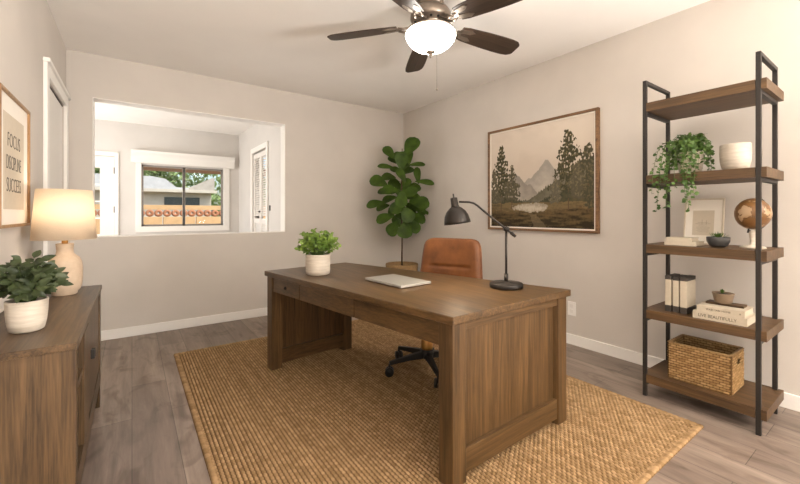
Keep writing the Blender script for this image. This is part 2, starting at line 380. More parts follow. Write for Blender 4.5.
# sunroom exterior door (glazed)
w = MB().box((dx1, YF - .02, 0), (dx1 + .045, YF, dzt + .06)).box((dx0 - .06, YF - .02, 0), (dx0, YF, dzt + .06)).box((dx0, YF - .02, dzt), (dx1, YF, dzt + .06))
struct('trim_3', w, M['white'], bevel=.003)
ax0, ax1, az0, az1 = dx0 + .13, dx1 - .17, .3, 1.75
d = MB().box((dx0 + .003, YF + .01, .01), (ax0, YF + .05, dzt - .004)).box((ax1, YF + .01, .01), (dx1 - .003, YF + .05, dzt - .004)).box((ax0, YF + .01, .01), (ax1, YF + .05, az0)).box((ax0, YF + .01, az1), (ax1, YF + .05, dzt - .004))
d2 = struct('door_2', d, M['white2'])
g = MB()
for i in range(1, 3): x = ax0 + (ax1 - ax0) * i / 3; g.box((x - .01, YF + .02, az0), (x + .01, YF + .04, az1))
for i in range(1, 6): z = az0 + (az1 - az0) * i / 6; g.box((ax0, YF + .02, z - .01), (ax1, YF + .04, z + .01))
g.build('muntins', M['white'], d2); box((ax0, YF + .028, az0), (ax1, YF + .031, az1)).build('pane', M['glass'], d2)
for z in (.35, 1.15, 1.72): box((dx1 - .012, YF - .004, z - .045), (dx1 - .001, YF + .012, z + .045)).build('hinge', M['bronze'], d2)
# louvred closet door
w = MB().box((SX1 - .02, cy0 - .07, 0), (SX1, cy0, cz1 + .07)).box((SX1 - .02, cy1, 0), (SX1, cy1 + .07, cz1 + .07)).box((SX1 - .02, cy0, cz1), (SX1, cy1, cz1 + .07))
struct('trim_4', w, M['white'], bevel=.003)
d = MB(); ym = (cy0 + cy1) / 2
for y0, y1 in ((cy0 + .004, ym - .002), (ym + .002, cy1 - .004)):
    d.box((SX1 + .01, y0, .01), (SX1 + .04, y0 + .05, cz1 - .02)).box((SX1 + .01, y1 - .05, .01), (SX1 + .04, y1, cz1 - .02))
    for z0, z1 in ((.01, .12), (.95, 1.02), (cz1 - .09, cz1 - .02)): d.box((SX1 + .01, y0 + .05, z0), (SX1 + .04, y1 - .05, z1))
d3 = struct('door_3', d, M['white2'])
d = MB()
for y0, y1 in ((cy0 + .054, ym - .052), (ym + .052, cy1 - .054)):
    z = .14
    while z < cz1 - .1:
        if not .93 < z < 1.03: d.prism([(SX1 + .012, z), (SX1 + .017, z), (SX1 + .038, z + .03), (SX1 + .033, z + .03)], y0, y1, 'Y')
        z += .034
d.build('louvre_slats', M['white2'], d3)
MB().sphere((SX1 - .012, ym - .03, 1.12), .015, 8).build('door_knob', M['bronze'], d3)
sw = MB().box((SX1 - .006, 5.06, 1.13), (SX1, 5.11, 1.2)).build('light_switch', M['bronze']); tag(sw, 'small dark wall switch beside the louvred closet door', 'light switch')

# ------------------------------------------------------------------ outdoors
struct('ground', box((-14, -12, -.3), (24, 40, -.12)), M['ground'])
struct('trim_5', box((-2.3, YF + .15, 1.845), (3.4, YF + 1.0, 1.92)), M['eave'])
struct('roof', box((-2.6, -4.4, CH + .12), (3.6, YF + 1.1, CH + .3)), M['shingle'])  # unseen slab, overhang sized to block the sun
tag(box((-1.4, -4.4, CH), (3.6, -3.47, CH + .1)).build('sun_block_overhang', M['eave']), kind='structure')  # unseen overhang added to keep sun off the front window
fy = 10.6
fence = thing('block_fence', 'peach block garden fence with a row of round terracotta rings', 'fence', (2, fy, -.12))
k = 0; x = -5.0
while x < 7:
    MB().box((x + .01, fy, -.12), (x + .69, fy + .1, 1.02)).build('fence_panel', M['peach'], fence, bevel=.01); x += .7
box((-5, fy, 1.19), (7, fy + .1, 1.30)).build('cap_course', M['peach'], fence)
x = -5.0; rg = MB()
while x < 6.9:
    rg.lathe([(.085, -.05), (.085, .05), (.02, .05), (.02, -.05)], (x + .09, fy + .05, 1.105), 20, mat=Matrix.Rotation(pi / 2, 4, 'X'), closed=True); x += .175
rg.build('terracotta_rings', M['terra'], fence)
hy = 15.2
hs = thing('neighbour_house', 'low pale stucco house with grey pitched roofs beyond the fence', 'house', (3, hy, -.12))
box((-6, hy, -.12), (2.36, hy + 5, 1.86)).build('wall', M['stucco'], hs)
box((.90, hy - .03, 1.40), (1.98, hy, 1.67)).build('window', M['darkglass'], hs)
MB().prism([(-6.2, 1.83), (-6.2, 1.93), (2.5, 1.93), (2.5, 1.83)], hy - .35, hy - .25).build('fascia', M['stucco'], hs)
MB().prism([(-6.2, 1.86), (-4, 2.34), (.55, 2.34), (.92, 2.27), (1.24, 2.0), (1.66, 2.0), (1.66, 1.86)], hy - .3, hy + 5).build('roof', M['shinglew'], hs)
MB().prism([(1.62, 1.86), (1.62, 2.0), (2.33, 2.37), (2.42, 2.37), (2.42, 1.86)], hy - .32, hy + 5).build('roof', M['shingle'], hs)
pole = MB().tube([(2.27, 11.8, -.12), (2.27, 11.8, 3.0)], .03, 8).build('utility_post', M['nickel']); tag(pole, 'thin pale metal post standing in the yard behind the fence', 'post')
def tree(x, y, z0, z1, rad, n, label, ls=.3):
    t_ = thing('tree', label, 'tree', (x, y, -.12), group=None)
    MB().tube([(x, y, -.12), (x + .1, y, z0 * .6), (x, y, (z0 + z1) / 2)], .16, 8, .08).build('trunk', M['bark'], t_)
    mb = MB(); mb.solid = False; rnd = random.Random(int(x * 100))
    cl = [(rnd.uniform(-1, 1), rnd.uniform(-1, 1), rnd.uniform(0, 1)) for _ in range(14)]
    for i in range(n):
        c_ = rnd.choice(cl); p = Vector((x + (c_[0] * .65 + rnd.gauss(0, .22)) * rad, y + (c_[1] * .5 + rnd.gauss(0, .22)) * rad, z0 + (c_[2] * .9 + rnd.gauss(0, .1)) * (z1 - z0)))
        mb.leaf(p, (rnd.uniform(-1, 1), rnd.uniform(-1, 1), rnd.uniform(-.8, .4)), (rnd.uniform(-1, 1), rnd.uniform(-1, 1), 1), ls, ls * .6, nseg=2)
    mb.build('crown', M['tree'], t_)
tree(2.0, 27, 1.0, 8.0, 4.6, 6500, 'large leafy tree rising behind the neighbouring house roof', .42)
tree(10.2, 24.5, 1.2, 6.0, 2.0, 1300, 'leafy tree standing far to the right of the neighbouring house', .4)
tree(2.95, 13.4, .6, 1.7, .6, 900, 'low green shrub between the fence and the neighbouring house', .16)
tree(3.75, 14.4, .8, 2.9, .45, 900, 'narrow green tree just right of the neighbouring house', .18)

# ------------------------------------------------------------------ rug
RX0, RX1, RY0, RY1 = .26, 2.37, .652, 3.365
cw, cl_ = .018, .023
nx = int((RX1 - RX0) / cw); 
rug = MB(); rug.solid = False
row_tone = [random.Random(8).uniform(0, 1) for _ in range(1)] + [random.Random(k + 50).uniform(0, 1) for k in range(130)]
NXs, NYs = nx * 4, int((RY1 - RY0) / cl_) * 5
vs = []; fs = []; rcol = []; rr_ = random.Random(4); kn = {}
bd = .03
for i in range(NXs + 1):
    x = (RX1 - RX0) * i / NXs
    for j in range(NYs + 1):
        y = (RY1 - RY0) * j / NYs
        ed = min(x, RX1 - RX0 - x, y, RY1 - RY0 - y)
        row = int(x / cw); ph = .5 * (row % 2)
        h = abs(sin(pi * x / cw)) ** .9 * (.3 + .7 * abs(sin(pi * (y / cl_ + ph))) ** .8)
        if ed < bd:
            q = min(y, RY1 - RY0 - y); e2 = q if q <= ed + 1e-6 else ed; al = x if q <= ed + 1e-6 else y
            h = (.25 + .75 * abs(sin(pi * e2 / .025)) ** .6) * (.5 + .5 * abs(sin(pi * al / .026)) ** .5)
        z = .002 + .0105 * h
        if ed < 1e-6: z = 0.0
        vs.append((RX0 + x, RY0 + y, z))
        key = (row, int(y / cl_ + ph)) if ed >= bd else (-1, int(x / .026), int(y / .026))
        if key not in kn: kn[key] = rr_.uniform(0, 1)
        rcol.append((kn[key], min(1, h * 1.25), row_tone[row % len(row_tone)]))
for i in range(NXs):
    for j in range(NYs): a = i * (NYs + 1) + j; fs.append((a, a + NYs + 1, a + NYs + 2, a + 1))
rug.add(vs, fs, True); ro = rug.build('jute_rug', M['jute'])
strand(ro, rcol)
tag(ro, 'large woven natural jute rug under the desk on the plank floor', 'rug')
RT = .0127

# ------------------------------------------------------------------ desk
DH, DT = .688, .034
TQ = [(1.003, 1.052), (1.878, 1.081), (1.428, 2.765), (.752, 2.683)]      # near-front, near-back, far-back, far-front
BQ = [(1.012, 1.064), (1.838, 1.083), (1.410, 2.735), (.768, 2.668)]
def Q(u, v, q=BQ):
    a, b, c, d = [Vector(p) for p in q]
    return tuple((a * (1 - u) + b * u) * (1 - v) + (d * (1 - u) + c * u) * v)
def qb(u0, u1, v0, v1, z0, z1, q=BQ, mb=None):
    mb = mb or MB(); mb.hexa([Q(u0, v0, q), Q(u1, v0, q), Q(u1, v1, q), Q(u0, v1, q)], z0, z1); return mb
desk = thing('executive_desk', 'large walnut brown wooden desk with three front drawers on the jute rug', 'desk', (Q(.5, .5)[0], Q(.5, .5)[1], RT))
qb(0, 1, 0, 1, DH - DT, DH, TQ).build('desktop', M['deskY'], desk, bevel=.004)
zt = DH - DT
for k, (v0, v1) in enumerate(((0, .044), (.956, 1))):
    pw = .092 if k == 0 else .115
    for u0, u1 in ((0, pw), (1 - pw, 1)):
        qb(u0, u1, v0, v1, RT, zt).build('leg', M['deskZ'], desk, bevel=.002)
    vi = (v0 + .012, v1 - .01) if k == 0 else (v0 + .012, v1 - .012)
    qb(pw, 1 - pw, vi[0] + .004, vi[1], RT + .05, zt - .02).build('end_panel', M['deskZ'], desk)
    qb(pw, 1 - pw, v0 + .004, v1 - .003, RT + .03, RT + .13).build('bottom_rail', M['deskX'], desk, bevel=.002)
    qb(pw, 1 - pw, v0 + .004, v1 - .003, zt - .035, zt).build('top_rail', M['deskX'], desk, bevel=.002)
vA, vB = .044, .956
qb(.035, .85, vA, vB, zt - .098, zt - .0005).build('drawer_case', M['deskY'], desk)
cuts = [vA + .001, .335, .625, vB - .001]
cuts = [.046, .395, .735, .954]
for a, b in zip(cuts[:-1], cuts[1:]):
    dr = qb(.012, .035, a + .0025, b - .0025, zt - .100, zt - .006).build('drawer', M['deskY'], desk, bevel=.0015)
    x, y = Q(.008, (a + b) / 2)
    if a > .7: MB().sphere((x, y, zt - .052), .011, 8).build('knob', M['bronze'], dr)
qb(.965, .985, vA, vB, zt - .10, zt).build('back_apron', M['deskY'], desk)

# items on the desk
lt = thing('laptop', 'closed silver laptop lying on the wooden desktop', 'laptop', (1.24, 1.79, DH))
lm = Matrix.Translation((1.255, 1.785, DH)) @ Matrix.Rotation(radians(4), 4, 'Z')
MB().box((-.11, -.17, .004), (.11, .17, .011), lm).build('base', M['silver'], lt, bevel=.003)
MB().box((-.11, -.17, .0115), (.11, .17, .017), lm).build('lid', M['silver'], lt, bevel=.003)
for sx in (-1, 1):
    for sy in (-1, 1): MB().lathe([(.006, 0), (.006, .004)], tuple(lm @ Vector((sx * .095, sy * .15, 0))), 8).build('rubber_foot', M['blackpl'], lt)

def rosette_shrub(mb, c, n, r0, r1, ll, lw, seed, zmin=0, zmax=.2, shape=0, stems=None, droop=.35, nl=7):
    rnd = random.Random(seed)
    for i in range(n):
        a = 2 * pi * i * .618 + rnd.uniform(-.2, .2); e = rnd.random() ** .6
        out = r0 + (r1 - r0) * e * rnd.uniform(.75, 1.1); top = zmin + (zmax - zmin) * (1 - e ** 2.2 * .72) * rnd.uniform(.8, 1.05)
        p0 = Vector(c) + Vector((cos(a), sin(a), 0)) * .02; p2 = Vector(c) + Vector((cos(a) * out, sin(a) * out, top)); p1 = (p0 + p2) / 2 + Vector((0, 0, top * .3))
        pts = [p0 * (1 - t) ** 2 + p1 * 2 * t * (1 - t) + p2 * t * t for t in [j / 6 for j in range(7)]]
        if stems: stems.tube(pts, .0022, 5, .0012)
        for j in range(nl):
            t = .35 + .65 * j / (nl - 1); p = p0 * (1 - t) ** 2 + p1 * 2 * t * (1 - t) + p2 * t * t
            aa = a + (j % 2 * 2 - 1) * rnd.uniform(.5, 1.3) * (0 if j == nl - 1 else 1) + rnd.uniform(-.3, .3)
            mb.leaf(p, (cos(aa), sin(aa), rnd.uniform(-.4, .9)), (rnd.uniform(-.8, .2), rnd.uniform(-1.1, -.2), rnd.uniform(.3, 1.1)), ll * rnd.uniform(.7, 1.15), lw * rnd.uniform(.8, 1.1), .25, droop, shape, 4)
# herb plant on desk
px, py = .995, 2.32
pt = thing('potted_plant', 'bright green bushy plant in a square-shouldered white pot on the desk', 'potted plant', (px, py, DH))
pot = MB(); pr = [(.01, .001), (.066, .001), (.076, .008), (.079, .03), (.080, .128), (.080, .134), (.072, .134), (.071, .11), (.01, .11)]
pot.lathe([(r, z) for r, z in pr], (px, py, DH), 40); pot.build('pot', M['ceram'], pt)
MB().lathe([(.001, .1105), (.0705, .1105), (.0705, .118), (.001, .122)], (px, py, DH), 24).build('soil', M['soil'], pt)
lf = MB(); lf.solid = False; st = MB()
rosette_shrub(lf, (px, py, DH + .115), 66, .03, .150, .027, .023, 3, .0, .185, 2, st, .3, 9)
lf.build('foliage', M['leaflt'], pt); st.build('stems', M['stemg'], pt)

# desk lamp
lx, ly = 1.645, 1.315
RV = Vector((cos(YAW), -sin(YAW), 0)); LV = -RV         # arm direction across the desk
dl = thing('desk_lamp', 'dark bronze adjustable desk lamp with a dome shade, lit, on the desk', 'desk lamp', (lx, ly, DH))
MB().lathe([(.001, 0), (.084, 0), (.088, .004), (.088, .022), (.084, .027), (.016, .029), (.012, .036), (.001, .036)], (lx, ly, DH), 40).build('base', M['bronze'], dl)
P = lambda a, z: Vector((lx, ly, 0)) + LV * a + Vector((0, 0, z))
MB().tube([P(0, DH + .03), P(0, 1.01)], .0065, 12).tube([P(0, DH + .03), P(0, DH + .075)], .011, 12).build('pole', M['bronze'], dl)
jt = MB().tube([P(0, 1.004) - Vector((.018 * sin(YAW), .018 * cos(YAW), 0)), P(0, 1.004) + Vector((.018 * sin(YAW), .018 * cos(YAW), 0))], .014, 14); jt.build('joint', M['bronze'], dl)
ar = MB().tube([P(-.045, .968), P(0, 1.004), P(.09, 1.075), P(.155, 1.13), P(.175, 1.143), P(.20, 1.149), P(.255, 1.151)], .0055, 10); ar.tube([P(-.05, .964), P(-.025, .984)], .009, 10)
ar.build('arm', M['bronze'], dl)
hc = P(.280, 1.150)
tilt = Matrix.Rotation(radians(8), 4, RV.cross(Vector((0, 0, 1)))) 
MB().lathe([(.001, .045), (.004, .045), (.004, .025), (.019, .022), (.020, -.02), (.022, -.022), (.022, -.03), (.001, -.03)], tuple(hc), 20, mat=tilt).build('socket', M['bronze'], dl)
sp = [(.020, -.024), (.034, -.034), (.052, -.052), (.064, -.075), (.069, -.100), (.072, -.118)]
sh = MB().lathe(sp + [(r - .002, z) for r, z in sp[::-1]], tuple(hc), 32, mat=tilt, closed=True); sh.build('lamp_shade', M['bronze'], dl)
bc = hc + (tilt @ Vector((0, 0, -.075)))
MB().sphere(tuple(bc), .024, 10).build('bulb', M['bulb'], dl)
lo = lamp('desk_lamp_light', 'SPOT', tuple(hc + (tilt @ Vector((0, 0, -.103)))), 9, (1, .82, .60), (0, 0, 0), radius=.03); lo.data.spot_size = radians(140); lo.data.spot_blend = .6

# ------------------------------------------------------------------ office chair
bx_, by_ = 1.655, 1.995
face = Vector((-.9, -.43, 0)).normalized(); tang = Vector((.43, -.9, 0)).normalized()
ch = thing('office_chair', 'cognac leather office chair with black five-star wheeled base behind the desk', 'office chair', (bx_, by_, RT))
C0 = Vector((bx_, by_, 0))
zb = RT
MB().lathe([(.001, .085), (.04, .085), (.045, .1), (.045, .135), (.03, .145), (.001, .145)], (bx_, by_, zb), 20).build('hub', M['blackpl'], ch)
for k, (dx, dy) in enumerate(((-.277, .07), (-.047, .281), (-.108, -.227), (.21, .21), (.25, -.14))):
    d = Vector((dx, dy, 0)).normalized(); Rr = .275; e = C0 + d * Rr; s1 = d.cross(Vector((0, 0, 1)))
    lg = MB(); vs = []
    for t_, w_, z0, z1 in ((.03, .026, .088, .136), (.5, .020, .086, .118), (1.0, .013, .072, .095)):
        c = C0 + d * (Rr * t_)
        vs += [c - s1 * w_ + Vector((0, 0, zb + z0)), c + s1 * w_ + Vector((0, 0, zb + z0)), c + s1 * w_ * .7 + Vector((0, 0, zb + z1)), c - s1 * w_ * .7 + Vector((0, 0, zb + z1))]
    fs = [(0, 1, 2, 3)[::-1], (8, 9, 10, 11)] + [(4 * i + j, 4 * i + (j + 1) % 4, 4 * i + 4 + (j + 1) % 4, 4 * i + 4 + j) for i in (0, 1) for j in range(4)]
    lg.add(vs, fs); leg = lg.build('leg', M['blackpl'], ch, bevel=.003)
    cs = MB(); tw = Vector((-d.y, d.x, 0)) * .7 + d * .3; tw.normalize()
    for s_2 in (-1, 1):
        cc = e + tw * (s_2 * .013) + Vector((0, 0, zb + .029))
        cs.tube([cc - tw * .009, cc + tw * .009], .029, 18)
    cs.tube([e + Vector((0, 0, zb + .03)), e + Vector((0, 0, zb + .078))], .008, 8)
    cs.build('caster', M['blackpl'], leg)
MB().lathe([(.001, .145), (.04, .145), (.042, .16), (.042, .25), (.001, .25)], (bx_, by_, zb), 20).build('column_cover', M['brass'], ch)
MB().tube([C0 + Vector((0, 0, zb + .25)), C0 + Vector((0, 0, .40))], .024, 14).box((-.09, -.09, .39), (.09, .09, .42), Matrix.Translation(C0)).build('gas_lift', M['blackpl'], ch)
def cushion(mb, Mx, w, h, t, seams=(), taper=0, nu=28, nv=28, bow=0):   # rounded slab in local x (width) y (height) z (thickness)
    for side in (1, -1):
        vs = []; fs = []
        for i in range(nu + 1):
            for j in range(nv + 1):
                u = -1 + 2 * i / nu; v = -1 + 2 * j / nv
                r_ = (abs(u) ** 7 + abs(v) ** 7) ** (1 / 7); m_ = max(abs(u), abs(v)); k_ = m_ / r_ if r_ > 1e-6 else 1
                uu, vv = u * k_, v * k_
                edge = max(0, 1 - m_ ** 9); z = side * t / 2 * edge ** .5
                if side > 0:
                    for sv, ext, dp in seams:
                        if abs(uu) < ext: z -= dp * exp(-((vv - sv) / .05) ** 2) * min(1, (ext - abs(uu)) * 12)
                wv = w * (1 - taper * vv)
                vs.append(Mx @ Vector((uu * wv / 2, vv * h / 2, z + bow * uu * uu)))
        for i in range(nu):
            for j in range(nv): a = i * (nv + 1) + j; q_ = (a, a + nv + 1, a + nv + 2, a + 1); fs.append(q_ if side > 0 else q_[::-1])
        mb.add(vs, fs, True)
    return mb
# seat: width along tang, depth along face
sm = Matrix((tang, face, Vector((0, 0, 1)))).transposed().to_4x4(); sm.translation = C0 + Vector((0, 0, .465))
seat = MB(); seat.solid = False
cushion(seat, sm, .5, .48, .085); seat.build('seat', M['leather'], ch)
bcn = Vector((1.975, 2.10, 0)); rec = radians(8)
upv = (-face * sin(rec) + Vector((0, 0, cos(rec)))).normalized(); nrm = tang.cross(upv).normalized()
if nrm.dot(face) < 0: tg = -tang; nrm = tg.cross(upv).normalized()
else: tg = tang
bm4 = Matrix((tg, upv, nrm)).transposed().to_4x4(); bm4.translation = bcn + Vector((0, 0, .688)) - face * 0.0
bk = MB(); bk.solid = False
cushion(bk, bm4, .475, .42, .06, seams=((-.02, .68, .014), ), taper=.07, bow=.025, nv=44); bk.build('backrest', M['leather'], ch)
bs = bm4.copy(); bs.translation = bm4.translation - nrm * .03
shl = MB(); shl.solid = False; cushion(shl, bs, .49, .43, .03, taper=.07, bow=.025); shl.build('back_shell', M['leather'], ch)
pb = bm4.translation - nrm * .045 - upv * .1
MB().tube([C0 + Vector((0, 0, .405)), C0 - face * .22 + Vector((0, 0, .405)), bcn + Vector((0, 0, .46)) - face * .07, pb], .016, 10).build('back_support', M['blackpl'], ch)

# ------------------------------------------------------------------ ficus
fx, fy_ = 2.60, 3.60
fc = thing('fiddle_leaf_fig', 'tall fiddle leaf fig tree in a woven basket in the back corner', 'potted plant', (fx, fy_, 0))
bk = MB(); prof = []
for i in range(41):
    z = .5 * i / 40; prof.append((.155 + .035 * (i / 40) + .004 * abs(sin(pi * i / 2.0 * .8)), z))
bk.lathe([(.001, 0)] + prof + [(.18, .5), (.175, .44), (.001, .44)], (fx, fy_, 0), 48); bk.build('basket', M['wickerp'], fc)
MB().lathe([(.001, .441), (.174, .441), (.174, .45), (.001, .456)], (fx, fy_, 0), 32).build('soil', M['soil'], fc)
tr = MB().tube([(fx, fy_, .45), (fx + .004, fy_, .8), (fx - .006, fy_ + .004, 1.2), (fx, fy_, 1.55), (fx + .004, fy_, 1.86)], .011, 10, .005)
tr.build('trunk', M['bark'], fc)
FV = Vector((sin(YAW), cos(YAW), 0))
# lateral offset of base, height of tip etc: (px centre of leaf, length px, width px, angle deg of axis in elevation, depth, size)
leaves = [(178, 82, 58, 50, 62, -.05), (113, 97, 46, 30, 128, .05), (140, 105, 30, 22, 110, .12), (104, 141, 48, 22, 168, -.02), (196, 133, 48, 22, 8, .03),
          (150, 128, 52, 38, 92, -.12), (82, 188, 50, 46, 158, -.06), (220, 187, 54, 26, -2, .0), (199, 165, 50, 22, 98, .10), (72, 253, 52, 34, 186, -.02),
          (102, 295, 52, 40, 196, -.10), (126, 326, 46, 46, 235, -.06), (160, 330, 46, 44, 268, -.14), (188, 318, 46, 36, 300, -.05), (197, 294, 52, 38, -18, .02),
          (202, 250, 56, 50, -6, -.12), (118, 214, 48, 40, 172, -.14), (150, 170, 44, 32, 120, -.15), (172, 222, 46, 38, 25, -.2), (112, 237, 44, 32, 190, .12),
          (140, 262, 48, 38, 215, -.2), (165, 284, 48, 40, 300, -.18), (225, 278, 18, 14, -30, .1), (186, 232, 44, 36, 10, .14), (130, 190, 42, 34, 150, .14),
          (150, 240, 46, 38, 262, -.24), (160, 196, 44, 34, 60, .0), (135, 150, 38, 28, 150, .1), (168, 152, 40, 30, 30, .1), (140, 300, 44, 38, 240, .14), (178, 265, 44, 38, 320, .16), (95, 215, 36, 28, 165, .15), (128, 118, 40, 30, 140, .12), (170, 108, 44, 34, 100, .1), (158, 145, 40, 34, 80, .15), (110, 170, 42, 34, 170, .1), (185, 205, 46, 38, 20, .1), (148, 215, 44, 38, 90, .1), (130, 270, 46, 38, 200, .1), (172, 305, 46, 40, 280, .08), (205, 270, 44, 36, -15, .12), (92, 262, 40, 32, 190, .12)]
cen = 151
for (cx_, cy_, L_, Wd_, ang, dep) in leaves:
    sc = .0118 * 4.5 / 4.5 / 3.02 * 3.02 * 1.0
    lat = (cx_ - cen) / 3.02 * 4.45 / 375; zz = 1.085 - ((cy_ / 3.02 + 120) - 214) * 4.45 / 375
    L = L_ / 3.02 * 4.45 / 375 * 1.08; Wv = Wd_ / 3.02 * 4.45 / 375 * 1.05
    a = radians(ang); d3_ = (RV * cos(a) + Vector((0, 0, 1)) * sin(a) + FV * (dep * 1.2)).normalized()
    c = Vector((fx, fy_, 0)) + RV * lat + FV * dep * .8 + Vector((0, 0, zz))
    lo_, hi_ = 2.93, 4.08
    p0 = c - d3_ * L * .5; upn = (-FV * .8 + Vector((0, 0, .75)) + RV * random.uniform(-.3, .3)).normalized()
    mb = MB(); mb.solid = False; mb.leaf(p0, d3_, upn, L, Wv, .18, .12, 1, 9)
    ob = mb.build('leaf', M['ficus'], fc)
    zz0 = max(.95, min(1.85, p0.z - .06)); q0 = Vector((fx, fy_, zz0))
    MB().tube([q0, (q0 + p0) / 2 + Vector((0, 0, -.01)), p0 + d3_ * .01], .0028, 5, .002).build('leaf_stalk', M['stemg'], ob)

# ------------------------------------------------------------------ sideboard
sx0, sx1, sy0, sy1, sh_ = XL + .002, -.14, 1.555, 2.745, .68
sb = thing('sideboard', 'oak brown wooden sideboard with open niche and doors against the left wall', 'sideboard', ((sx0 + sx1) / 2, (sy0 + sy1) / 2, 0))
box((sx0, sy0, sh_ - .022), (sx1, sy1, sh_)).build('top', M['credY'], sb, bevel=.002)
zb0, zb1 = .14, sh_ - .022
fxx = sx1 - .004
box((sx0 + .002, sy0 + .006, zb0), (fxx, sy0 + .026, zb1)).build('end_panel', M['credZ'], sb, bevel=.001)
box((sx0 + .002, sy1 - .026, zb0), (fxx - .001, sy1 - .006, zb1)).build('end_panel', M['credZ'], sb, bevel=.001)
for xa_ in (sx0 + .004, fxx - .05):
    for ya_ in (sy0 + .007, sy1 - .057): box((xa_, ya_, 0), (xa_ + .048, ya_ + .05, zb0)).build('leg', M['credZ'], sb, bevel=.002)
box((fxx - .03, sy0 + .026, zb0), (fxx, sy0 + .060, zb1)).build('front_post', M['credZ'], sb, bevel=.001)
box((fxx - .03, sy1 - .10, zb0), (fxx, sy1 - .026, zb1)).build('front_post', M['credZ'], sb, bevel=.001)
box((fxx - .025, sy0 + .06, zb0), (fxx - .002, sy1 - .10, zb0 + .085)).build('bottom_rail', M['credY'], sb)
box((fxx - .025, sy0 + .06, zb1 - .018), (fxx - .002, sy1 - .10, zb1)).build('top_rail', M['credY'], sb)
box((sx0 + .002, sy0 + .026, zb0 + .065), (fxx - .03, sy1 - .026, zb0 + .085)).build('floor_board', M['credY'], sb)
box((sx0 + .002, sy0 + .026, zb0 + .085), (sx0 + .012, sy1 - .026, zb1)).build('back_panel', M['credY'], sb)
yd = 1.825
box((sx0 + .012, yd, zb0 + .086), (fxx, yd + .17, zb1 - .019)).build('divider', M['credZ'], sb)
box((sx0 + .012, sy0 + .026, .490), (fxx - .006, yd, .512)).build('niche_shelf', M['credY'], sb)
dr = box((fxx - .024, yd + .173, zb0 + .087), (fxx - .006, sy1 - .103, zb1 - .02)).build('door', M['credZ'], sb, bevel=.001)
box((fxx - .007, 2.17, .435), (fxx + .008, 2.182, .475)).build('handle', M['steel'], dr, bevel=.002)
box((fxx - .007, 2.215, .43), (fxx + .008, 2.227, .47)).build('handle', M['steel'], dr, bevel=.002)

# shrub in white pot on the sideboard
px, py, pz = -.297, 1.815, sh_
pt = thing('potted_plant', 'dark green leafy shrub in a round weathered white pot on the sideboard', 'potted plant', (px, py, pz))
pr = [(.001, 0), (.038, 0), (.046, .006), (.051, .03), (.054, .06), (.056, .102), (.056, .108), (.050, .108), (.048, .09), (.001, .09)]
MB().lathe(pr, (px, py, pz), 40).build('pot', M['ceram'], pt)
MB().lathe([(.001, .091), (.0478, .091), (.0478, .098), (.001, .102)], (px, py, pz), 24).build('soil', M['soil'], pt)
lf = MB(); lf.solid = False; st = MB(); rnd = random.Random(5)
for i in range(60):
    a = 2 * pi * i * .618; e = rnd.random() ** .55; out = .015 + .070 * e; top = .145 * (1 - e ** 2 * .68) * rnd.uniform(.75, 1.08)
    p0 = Vector((px + cos(a) * .015, py + sin(a) * .015, pz + .095)); p2 = Vector((px + cos(a) * out, py + sin(a) * out, pz + .1 + top)); p1 = (p0 + p2) / 2 + Vector((0, 0, .03))
    st.tube([p0, p1, p2], .002, 5, .001)
    for j in range(5):
        t_ = .45 + .55 * j / 4; p = p0 * (1 - t_) ** 2 + p1 * 2 * t_ * (1 - t_) + p2 * t_ * t_; aa = a + (0 if j == 4 else (j % 2 * 2 - 1) * rnd.uniform(.6, 1.5)); L_ = rnd.uniform(.030, .048)
        if p.x + cos(aa) * L_ < XL + .01: continue
        lf.leaf(p, (cos(aa), sin(aa), rnd.uniform(-.5, 1.1)), (rnd.uniform(-.2, .4), -1.0, rnd.uniform(.3, 1.1)), L_, L_ * .56, .2, .2, 0, 5)
lf.build('foliage', M['leafdk'], pt); st.build('stems', M['stemg'], pt)

# table lamp
tx, ty, tz = -.275, 2.52, sh_
tl = thing('table_lamp', 'lit table lamp with beige ceramic bottle base and linen drum shade on the sideboard', 'table lamp', (tx, ty, tz))
pr = [(.001, 0), (.046, 0), (.050, .004), (.050, .014), (.060, .024), (.067, .045), (.070, .08), (.070, .135), (.066, .165), (.056, .187), (.041, .2), (.035, .208), (.033, .222), (.035, .25), (.036, .256), (.001, .256)]
MB().lathe(pr, (tx, ty, tz), 44).build('base', M['lampc'], tl)
MB().tube([(tx, ty, tz + .256), (tx, ty, tz + .36)], .006, 8).tube([(tx, ty, tz + .256), (tx, ty, tz + .275)], .013, 12).build('stem', M['brass'], tl)
z0, z1, r0, r1 = .958, 1.206, .127, .109
shd = MB().lathe([(r0, z0), (r1, z1), (r1 - .0015, z1), (r0 - .0015, z0)], (tx, ty, 0), 56, closed=True).build('lamp_shade', M['shade'], tl)
sp_ = MB()
for k in range(3):
    a = 2 * pi * k / 3 + .5; sp_.tube([(tx, ty, z1 - .02), (tx + cos(a) * (r1 - .002), ty + sin(a) * (r1 - .002), z1 - .02)], .0018, 5)
sp_.tube([(tx, ty, 1.04), (tx, ty, z1 - .012)], .003, 6).build('spider', M['brass'], shd)
MB().sphere((tx, ty, 1.075), .028, 10).build('bulb', M['bulb'], tl)
lamp('table_lamp_light', 'POINT', (tx, ty, 1.125), 1.15, (1, .92, .82), radius=.03)

